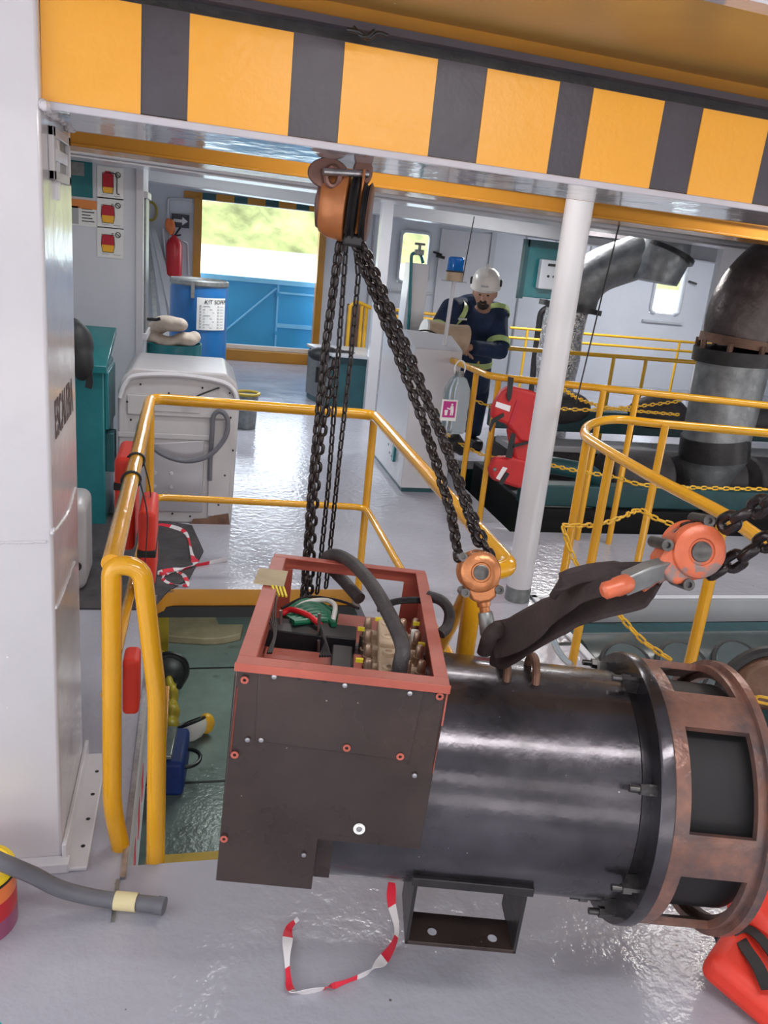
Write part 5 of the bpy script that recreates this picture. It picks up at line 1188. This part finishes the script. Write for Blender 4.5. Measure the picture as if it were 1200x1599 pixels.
# far rails behind the person
for lab, (p0, p1), Yr, pps in (('yellow railing with two rails right behind the person', ((690, 534), (1090, 570)), 6.45, ((750, 540), (960, 555), (1010, 560))),):
    q0 = P(*p0, Y=Yr); q1 = P(*p1, Y=Yr); zz = (q0.z + q1.z) / 2
    railing(lab, [[V((q0.x, Yr, .95)), V((9, Yr, .95))]], [(V((P(a, b, Y=Yr).x, Yr, 0)), V((P(a, b, Y=Yr).x, Yr, .95))) for a, b in pps], .018, .016, mat=K['yellow_far'])
railing('far yellow railing with two thin rails along the stern bulkhead', [[V((3.2, 8.2, .98)), V((9, 8.2, .98))], [V((3.2, 8.2, .88)), V((9, 8.2, .88))]], [(V((5.2, 8.2, 0)), V((5.2, 8.2, .98))), (V((3.4, 8.2, 0)), V((3.4, 8.2, .98)))], .014, .014, mat=K['yellow_far'])
railing('yellow railing with closely spaced bars behind the load chains', [fillet([P(545, 480, Y=9.2), P(556, 470, Y=9.2), P(600, 490, Y=8.9), P(625, 496, Y=8.9)], .05), [P(622, 494, Y=9.0), P(690, 500, Y=9.0)], [P(615, 484, Y=9.4), P(690, 492, Y=9.4)]],
        [(V((P(a, b, Y=9.1).x, 9.1, 0)), P(a, b, Y=9.1)) for a, b in ((547, 478), (566, 478), (573, 480), (618, 496), (628, 497))], .02, .02, mat=K['yellow_far'])
t = single('brown_upright_board', 'brown upright board behind the dark deck locker', 'board', MB().box((P(541, 500, Y=9.6).x, 9.6, 0), (P(568, 500, Y=9.6).x, 9.65, zat(550, 475, 9.6))), K['brownrust'])
single('cylinder_tank', 'brown grey round tank end behind the white stanchion', 'tank', MB().cyl(P(612, 500, Y=9.7), P(640, 503, Y=9.7) + V((.1, .2, 0)), .14, 24).box((P(612, 500, Y=9.7).x + .02, 9.65, 0), (P(630, 500, Y=9.7).x, 9.85, P(620, 500, Y=9.7).z - .08)), K['greysteel'])

# ================================================================== PERSON
def pp(px, py, Y): return P(px, py, Y=Y)
hd = pp(758, 455, 6.22)
pr = thing('person', 'person in navy coverall with lime bands and white helmet leaning over the railing', 'person', (2.32, 6.75, 0))
HR = M4.Rotation(R(-22), 3, 'Z') @ M4.Rotation(R(13), 3, 'X')
body = MB()
neck = pp(755, 482, 6.36); chest = pp(740, 503, 6.52); belly = pp(735, 560, 6.62); hip = pp(735, 590, 6.78)
LS = pp(776, 488, 6.45); RS = pp(706, 484, 6.45)      # image right / left shoulders
LE = pp(779, 548, 6.22); LH = pp(728, 542, 6.05); RE = pp(678, 528, 6.22); RH = pp(715, 548, 6.05)
body.sphere(hd, (.085, .10, .115), 20)
body.sphere(hd + HR @ V((0, -.03, -.06)), (.060, .075, .065), 14)     # jaw
body.sphere(hd + HR @ V((-.004, -.112, -.025)), (.015, .022, .028), 10)    # nose
body.sphere(hd + HR @ V((0, -.095, .012)), (.058, .02, .014), 10)     # brow
for s_ in (-1, 1): body.sphere(hd + HR @ V((.086 * s_, 0, -.01)), (.012, .022, .032), 8)
body.tube([hd + HR @ V((0, .03, -.06)), neck, chest], [.055, .06, .11], 14)
body.tube([chest, belly, hip], [.13, .13, .12], 16)
body.tube([chest, LS, LE, LH], [.05, .048, .040, .028], 12); body.tube([chest, RS, RE, RH], [.05, .048, .040, .028], 12)
def hand(c, d, side):
    d = V(d).normalized(); u = V((0, 0, 1)).cross(d).normalized(); n = d.cross(u)
    body.sphere(V(c) + d * .04, (.038, .038, .022), 10)
    for i, l in enumerate((.055, .065, .062, .048)):
        o = V(c) + d * .065 + u * (i - 1.5) * .019
        body.tube([o, o + d * l * .5 + V((0, 0, -.004)), o + d * l * .85 + V((0, 0, -.02)), o + d * l + V((0, 0, -.038))], [.0095, .009, .0085, .007], 8)
    o = V(c) + u * side * .035 + d * .02
    body.tube([o, o + u * side * .022 + d * .025, o + u * side * .022 + d * .05 + V((0, 0, -.015))], [.011, .010, .008], 8)
hand(LH, (-1, -.2, -.1), 1); hand(RH, (1, -.1, -.15), -1)
Lk = V((hip.x + .11, 6.80, .50)); Rk = V((hip.x - .10, 6.85, .50)); La = V((Lk.x + .02, 6.9, .09)); Ra = V((Rk.x - .02, 6.9, .09))
for k_, a_ in ((Lk, La), (Rk, Ra)): body.tube([V((k_.x * .7 + hip.x * .3, 6.8, hip.z)), k_, a_], [.085, .055, .04], 12)
part('body', body, K['skin'], pr, remesh=.0085, smoothmod=2)
cv = MB()
cv.sphere(chest + V((0, .03, .06)), (.22, .15, .165), 20)
cv.sphere(pp(753, 494, 6.40), (.13, .10, .075), 16)
cv.sphere(pp(753, 505, 6.42), (.15, .10, .10), 16)
cv.tube([neck + V((0, .06, .02)), neck + V((0, .09, -.03)), chest + V((0, .02, 0)), belly, hip, hip + V((0, .02, -.08))], [.075, .10, .18, .185, .175, .17], 20)
cv.tube([chest + V((.05, .03, .09)), LS, LE, LH + V((.05, .01, 0))], [.11, .102, .082, .058], 16)
cv.tube([chest + V((-.05, .03, .09)), RS, RE, RH + V((-.05, 0, 0))], [.11, .102, .082, .058], 16)
for k_, a_ in ((Lk, La), (Rk, Ra)): cv.tube([V((k_.x * .75 + hip.x * .25, 6.82, hip.z)), k_, a_ + V((0, 0, .03))], [.115, .085, .075], 16)
part('coverall', cv, K['navy'], pr, remesh=.014, smoothmod=3)
def band(a, b, r, w_, name='lime_band', mat=None):
    a, b = V(a), V(b); part(name, MB().lathe([(r, -w_ / 2), (r + .004, -w_ / 2), (r + .004, w_ / 2), (r, w_ / 2)], frame(a.lerp(b, .5), b - a), 24, cap=False), mat or K['lime'], pr)
band(LS.lerp(LE, .72), LS.lerp(LE, .92), .089, .05); band(RS.lerp(RE, .66), RS.lerp(RE, .84), .090, .05)
band(LS.lerp(LE, .02) + V((-.01, 0, .02)), LS.lerp(LE, .16) + V((-.01, 0, .02)), .108, .045); band(RS.lerp(chest, .05), RS.lerp(chest, .30) + V((0, 0, -.01)), .112, .045)
band(belly + V((0, 0, .02)), belly + V((0, .01, -.05)), .188, .05)
for s_, c in ((1, pp(757, 503, 6.345)), (-1, pp(722, 498, 6.345))):
    part('chest_badge', MB().cbox(c + V((0, -.012, 0)), (.075, .004, .016)), K['silvertape'], pr, bevel=.004)
part('sleeve_flag', MB().cbox(pp(780, 494, 6.335), (.03, .004, .018)), K['tapewhite'], pr)
# head details
part('beard', MB().sphere(hd + HR @ V((0, -.055, -.085)), (.050, .055, .045), 12).sphere(hd + HR @ V((0, -.1, -.052)), (.033, .02, .012), 8), K['hair'], pr, remesh=.008, label='short dark beard')
part('hair', MB().sphere(hd + HR @ V((0, .035, .0)), (.088, .08, .10), 14), K['hair'], pr)
for s_ in (-1, 1):
    part('eye', MB().sphere(hd + HR @ V((.030 * s_, -.096, -.004)), (.011, .008, .006), 8), K['hair'], pr)
part('mouth', MB().sphere(hd + HR @ V((0, -.113, -.068)), (.020, .006, .004), 8), K['brownrust'], pr)
HMx = M4.Translation(hd + HR @ V((0, .005, .045))) @ HR.to_4x4() @ M4.Rotation(R(4), 4, 'X')
hlm = part('helmet', MB(HMx).lathe([(.128, -.012), (.125, .0), (.118, .01), (.116, .05), (.098, .095), (.06, .125), (.001, .135)], M4.Diagonal((.93, 1.12, 1, 1)), 32, cap=False).box((-.012, -.10, .1), (.012, .10, .138)).sphere((0, -.11, -.004), (.075, .055, .008), 12), K['helmet'], pr)
part('helmet_print', MB(HMx).cbox((0, -.131, .035), (.055, .006, .012)), K['inkgrey'], hlm)
for s_ in (-1, 1): part('ear_muff_mount', MB(HMx).cbox((.112 * s_, 0, .03), (.022, .04, .05)), K['black'], hlm, bevel=.006)
for a_ in (La, Ra): part('boot', MB().box((a_.x - .05, a_.y - .20, 0), (a_.x + .05, a_.y + .07, .10)), K['black'], pr, bevel=.03, seg=3)

# ================================================================== RIGHT: pipes, engines, boards
bd = thing('teal_wall_board', 'teal framed board with a white switch box on the stern bulkhead by the pillar', 'board', P(850, 430, Y=9.2))
a = P(813, 463, Y=9.2); b = P(905, 385, Y=9.2)
part('board', MB().box((a.x, 9.2, a.z), (b.x, 9.26, b.z)), K['teal'], bd, bevel=.01)
part('frame_edge', MB().box((a.x - .03, 9.18, a.z - .02), (a.x + .02, 9.27, b.z + .02)).box((a.x, 9.18, b.z - .06), (b.x, 9.27, b.z + .02)), K['teal_dark'], bd)
a2 = P(838, 450, Y=9.15); b2 = P(880, 408, Y=9.15)
part('switch_box', MB().box((a2.x, 9.1, a2.z), (b2.x, 9.19, b2.z)), K['whitewall'], bd, bevel=.01)
part('buttons', MB().box((a2.x + .08, 9.095, b2.z - .07), (b2.x - .05, 9.1, b2.z - .04)).cyl((a2.x + .1, 9.09, b2.z - .18), (a2.x + .1, 9.1, b2.z - .18), .015, 10).cyl((a2.x + .17, 9.09, b2.z - .18), (a2.x + .17, 9.1, b2.z - .18), .015, 10), K['dark'], bd)
single('black_standpipe', 'black bent pipe running down the bulkhead left of the pillar', 'pipe', MB().tube(fillet([P(862, 478, Y=8.9), P(845, 486, Y=8.9), P(835, 560, Y=8.9), P(828, 640, Y=8.9), V((P(828, 640, Y=8.9).x, 8.9, 0))], .06), .035, 12), K['rubber'])
# far exhaust, lagged, with foil riser
ex_ = thing('lagged_exhaust_pipe', 'silver lagged exhaust pipe with elbow and foil wrapped riser behind the pillar', 'exhaust pipe', P(880, 590, Y=7.4))
part('riser_foil', MB().tube([V((P(868, 590, Y=7.4).x, 7.4, 0)), P(868, 590, Y=7.4), P(872, 560, Y=7.4), P(878, 520, Y=7.4), P(886, 485, Y=7.4)], [.19, .19, .21, .20, .20], 24), K['foil'], ex_)
part('flange', MB().tube([P(890, 484, Y=7.4), P(892, 476, Y=7.4)], .30, 28), K['dark'], ex_)
part('elbow', MB().tube(spline([P(898, 478, Y=7.4), P(908, 450, Y=7.35), P(935, 424, Y=7.3), P(985, 405, Y=7.2), P(1025, 392, Y=7.1)], 6), .20, 28), K['silver'], ex_)
part('hood', MB().lathe([(.22, 0), (.27, .2), (.24, .42)], frame(P(1020, 440, Y=7.1), (P(1035, 385, Y=7.1) - P(1020, 440, Y=7.1)), (1, 0, 0)), 28), K['silver'], ex_)
part('clamp_band', MB().tube([P(1040, 398, Y=7.05), P(1043, 392, Y=7.05)], .262, 28), K['dark'], ex_)
single('dark_overhead_duct', 'black duct above the lagged elbow', 'duct', MB().box((P(912, 380, Y=7.8).x, 7.8, 1.95), (P(1045, 390, Y=7.8).x, 8.3, 2.38)), K['charcoal'])
# near exhaust with big elbow
NY = 5.25
e2 = thing('main_exhaust_pipe', 'wide grey steel exhaust trunk with bolted flange and curved sooty elbow at right', 'exhaust pipe', P(1110, 780, Y=NY))
def cone(pts, rs, mat, nm, n=36): part(nm, MB().tube([P(a, b, Y=NY) for a, b in pts], rs, n), mat, e2)
def rpx(w_): return w_ / 2 / F * 5.95
cone([(1118, 690), (1148, 556)], [rpx(103), rpx(108)], K['silver'], 'vertical_trunk')
cone([(1115, 713), (1118, 680)], [rpx(108), rpx(106)], K['dark'], 'lower_collar')
cone([(1148, 566), (1152, 545)], [rpx(128), rpx(128)], K['dark'], 'lower_flange')
cone([(1152, 541), (1156, 527)], [rpx(116), rpx(116)], K['brownrust'], 'upper_flange')
part('elbow', MB().tube([P(a, b, Y=NY) for a, b in spline([V((1156, 528, 0)), V((1163, 490, 0)), V((1185, 450, 0)), V((1225, 418, 0)), V((1300, 395, 0)), V((1400, 380, 0))], 4) and [(v.x, v.y) for v in spline([V((1156, 528, 0)), V((1163, 490, 0)), V((1185, 450, 0)), V((1225, 418, 0)), V((1300, 395, 0)), V((1400, 380, 0))], 4)]], rpx(108), 36), K['darkpipe'], e2)
for i in range(8):
    q_ = 2 * pi * i / 8; c = P(1152, 543, Y=NY) + V((rpx(118) * cos(q_), rpx(118) * sin(q_), 0))
    part('flange_bolt', MB().cyl(c + V((0, 0, -.045)), c + V((0, 0, .04)), .020, 8), K['brownrust'], e2)
part('bellmouth', MB().tube([P(a, b, Y=NY) for a, b in ((1098, 775), (1106, 740), (1116, 708))], [rpx(60), rpx(78), rpx(104)], 30), K['silver'], e2)
# engines in wells
en = thing('far_engine', 'teal and charcoal marine engine in the far well behind the railing', 'engine', (4.5, 5.5, -1.9))
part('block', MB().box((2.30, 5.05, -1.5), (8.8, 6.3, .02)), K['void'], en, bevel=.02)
part('front_beam', MB().box((2.2, 4.95, .06), (8.8, 5.08, .21)), K['engteal'], en, bevel=.01)
part('top_tray', MB().box((2.35, 5.72, .26), (8.8, 6.0, .31)), K['greywhite'], en, bevel=.008)
part('rear_rail', MB().box((2.35, 6.12, .34), (8.8, 6.25, .52)), K['engteal'], en, bevel=.01)
part('rear_casing', MB().box((2.35, 5.75, .0), (8.8, 6.2, .26)), K['charcoal'], en, bevel=.02)
part('bed_bearers', MB().box((2.0, 4.70, -1.9), (8.8, 4.95, -.9)), K['void'], en)
for i in range(7):
    xx = 3.0 + i * .62
    part('lagged_manifold', MB().tube([V((xx, 5.38, .17)), V((xx + .5, 5.38, .17))], .20, 24), K['charcoal'], en, bevel=.02)
part('manifold_support', MB().box((2.5, 5.2, .0), (8.6, 5.6, .1)), K['void'], en)
for i in range(7):
    xx = 2.9 + i * .9
    part('rear_drum', MB().sphere((xx, 6.1, .55), (.28, .14, .14), 14), K['charcoal'], en)
part('coolant_pipe', MB().tube(fillet([V((1.95, 4.95, .30)), V((2.3, 4.95, .36)), V((2.7, 5.0, .30)), V((2.9, 5.2, .1))], .1), .06, 16), K['engteal'], en)
part('dark_valve', MB().tube([P(690, 700, Y=5.15), P(712, 690, Y=5.15), P(725, 705, Y=5.15)], [.05, .07, .04], 14), K['dark'], en)
en2 = thing('near_engine', 'grey green marine engine with round covers in the near well below the railing', 'engine', (2.5, 2.3, -1.9))
part('block', MB().box((1.80, 2.3, -1.4), (5.2, 3.3, -.40)), K['engine'], en2, bevel=.02)
part('curved_casing', MB().tube([V((1.80, 3.15, -.28)), V((5.2, 3.15, -.28))], .26, 32), K['engine'], en2)
part('top_ledge', MB().box((1.80, 3.30, -.15), (5.2, 3.50, -.11)), K['teal_dark'], en2, bevel=.01)
for i in range(6):
    c = P(893 + i * 85, 1044 + i * 4, Y=2.975); c = V((c.x, 2.975, -.075))
    part('cover_gasket', MB().tube([c + V((.125 * cos(q_), .088 * sin(q_), .074 * sin(q_))) for q_ in [2 * pi * k / 28 for k in range(28)]], .011, 8, closed=True), K['rubber'], en2)
    part('round_cover', MB().lathe([(.12, 0), (.11, .012), (.02, .016)], frame(c, (0, -.64, .77), (1, 0, 0)), 28), K['engine'], en2)
cz_b = P(1185, 1080, Y=2.10)
part('rusty_end_casting', MB().lathe([(.13, 0), (.13, .05), (.11, .09), (.05, .12), (.001, .12)], frame(cz_b, (-.2, -1, .3), (1, 0, 0)), 32), K['brownrust'], en2)
part('casting_seal', MB().tube([cz_b + V((.145 * cos(q_), .01, .145 * sin(q_))) for q_ in [2 * pi * k / 28 for k in range(28)]], .022, 10, closed=True), K['rubber'], en2)
part('teal_stub', MB().tube([P(1196, 1125, Y=1.95), P(1230, 1130, Y=1.95)], .035, 12), K['engteal'], en2)
struct('trim_6', MB().box((1.745, 3.54, -.13), (9.0, 3.549, -.002)), K['greywhite'])
struct('trim_7', MB().box((1.71, 1.0, 0), (1.745, 3.6, .012)).box((1.71, 3.545, 0), (9.0, 3.58, .012)), K['whitewall'], bevel=.004)
single('clear_hose', 'clear plastic hose curving beside the near railing post', 'hose', MB().tube(spline([P(862, 975, Y=2.75), P(865, 1000, Y=2.7), P(878, 1025, Y=2.75), P(895, 1040, Z=.014)], 6), .014, 12), K['clear'])
single('thin_hanging_wire', 'thin dark wire hanging down behind the pillar', 'wire', MB().cyl(P(972, 332, Y=4.0), P(900, 630, Y=4.0), .004, 6), K['dark'])
single('thin_hanging_wire', 'thin dark wire hanging down left of the person', 'wire', MB().cyl(P(741, 338, Y=6.0), P(722, 440, Y=6.0), .004, 6), K['dark'])
# right-hand bulkhead pieces and post
t = thing('white_side_post', 'short white post under the cross beam at the far right', 'post', P(1090, 600, Y=8.5))
p0 = P(1150, 392, Y=8.4); part('shaft', MB().box((p0.x - .16, 8.4, 0), (p0.x + .16, 8.5, 2.1)), K['white'], t, bevel=.01)
for xx, yy, hw, lb in ((.9, 3.1, .62, 'added strip lamp, out of view, under the deckhead above the hatch'), (3.2, 3.4, .62, 'added strip lamp, out of view, under the deckhead above the near engine well'), (.6, 7.2, .62, 'added strip lamp, out of view, under the deckhead above the blue drum'), (3.6, 7.6, .62, 'added strip lamp, out of view, under the deckhead above the person'), (6.2, 9.3, .62, 'added strip lamp, out of view, under the deckhead above the right porthole'), (-.1, 4.1, .32, 'added short strip lamp, out of view, under the deckhead above the washing machine'), (1.0, .35, .62, 'added strip lamp, out of view, under the deckhead behind the viewer')):
    t = thing('added_ceiling_lamp', lb, 'lamp', (xx, yy, 2.26), 'added deckhead fill lamps')  # added fixtures for the fill lights
    part('housing', MB().box((xx - hw, yy - .08, 2.31), (xx + hw, yy + .08, 2.38)), K['white'], t, bevel=.005)
    part('diffuser', MB().box((xx - hw + .02, yy - .07, 2.295), (xx + hw - .02, yy + .07, 2.31)), K['lampface'], t)
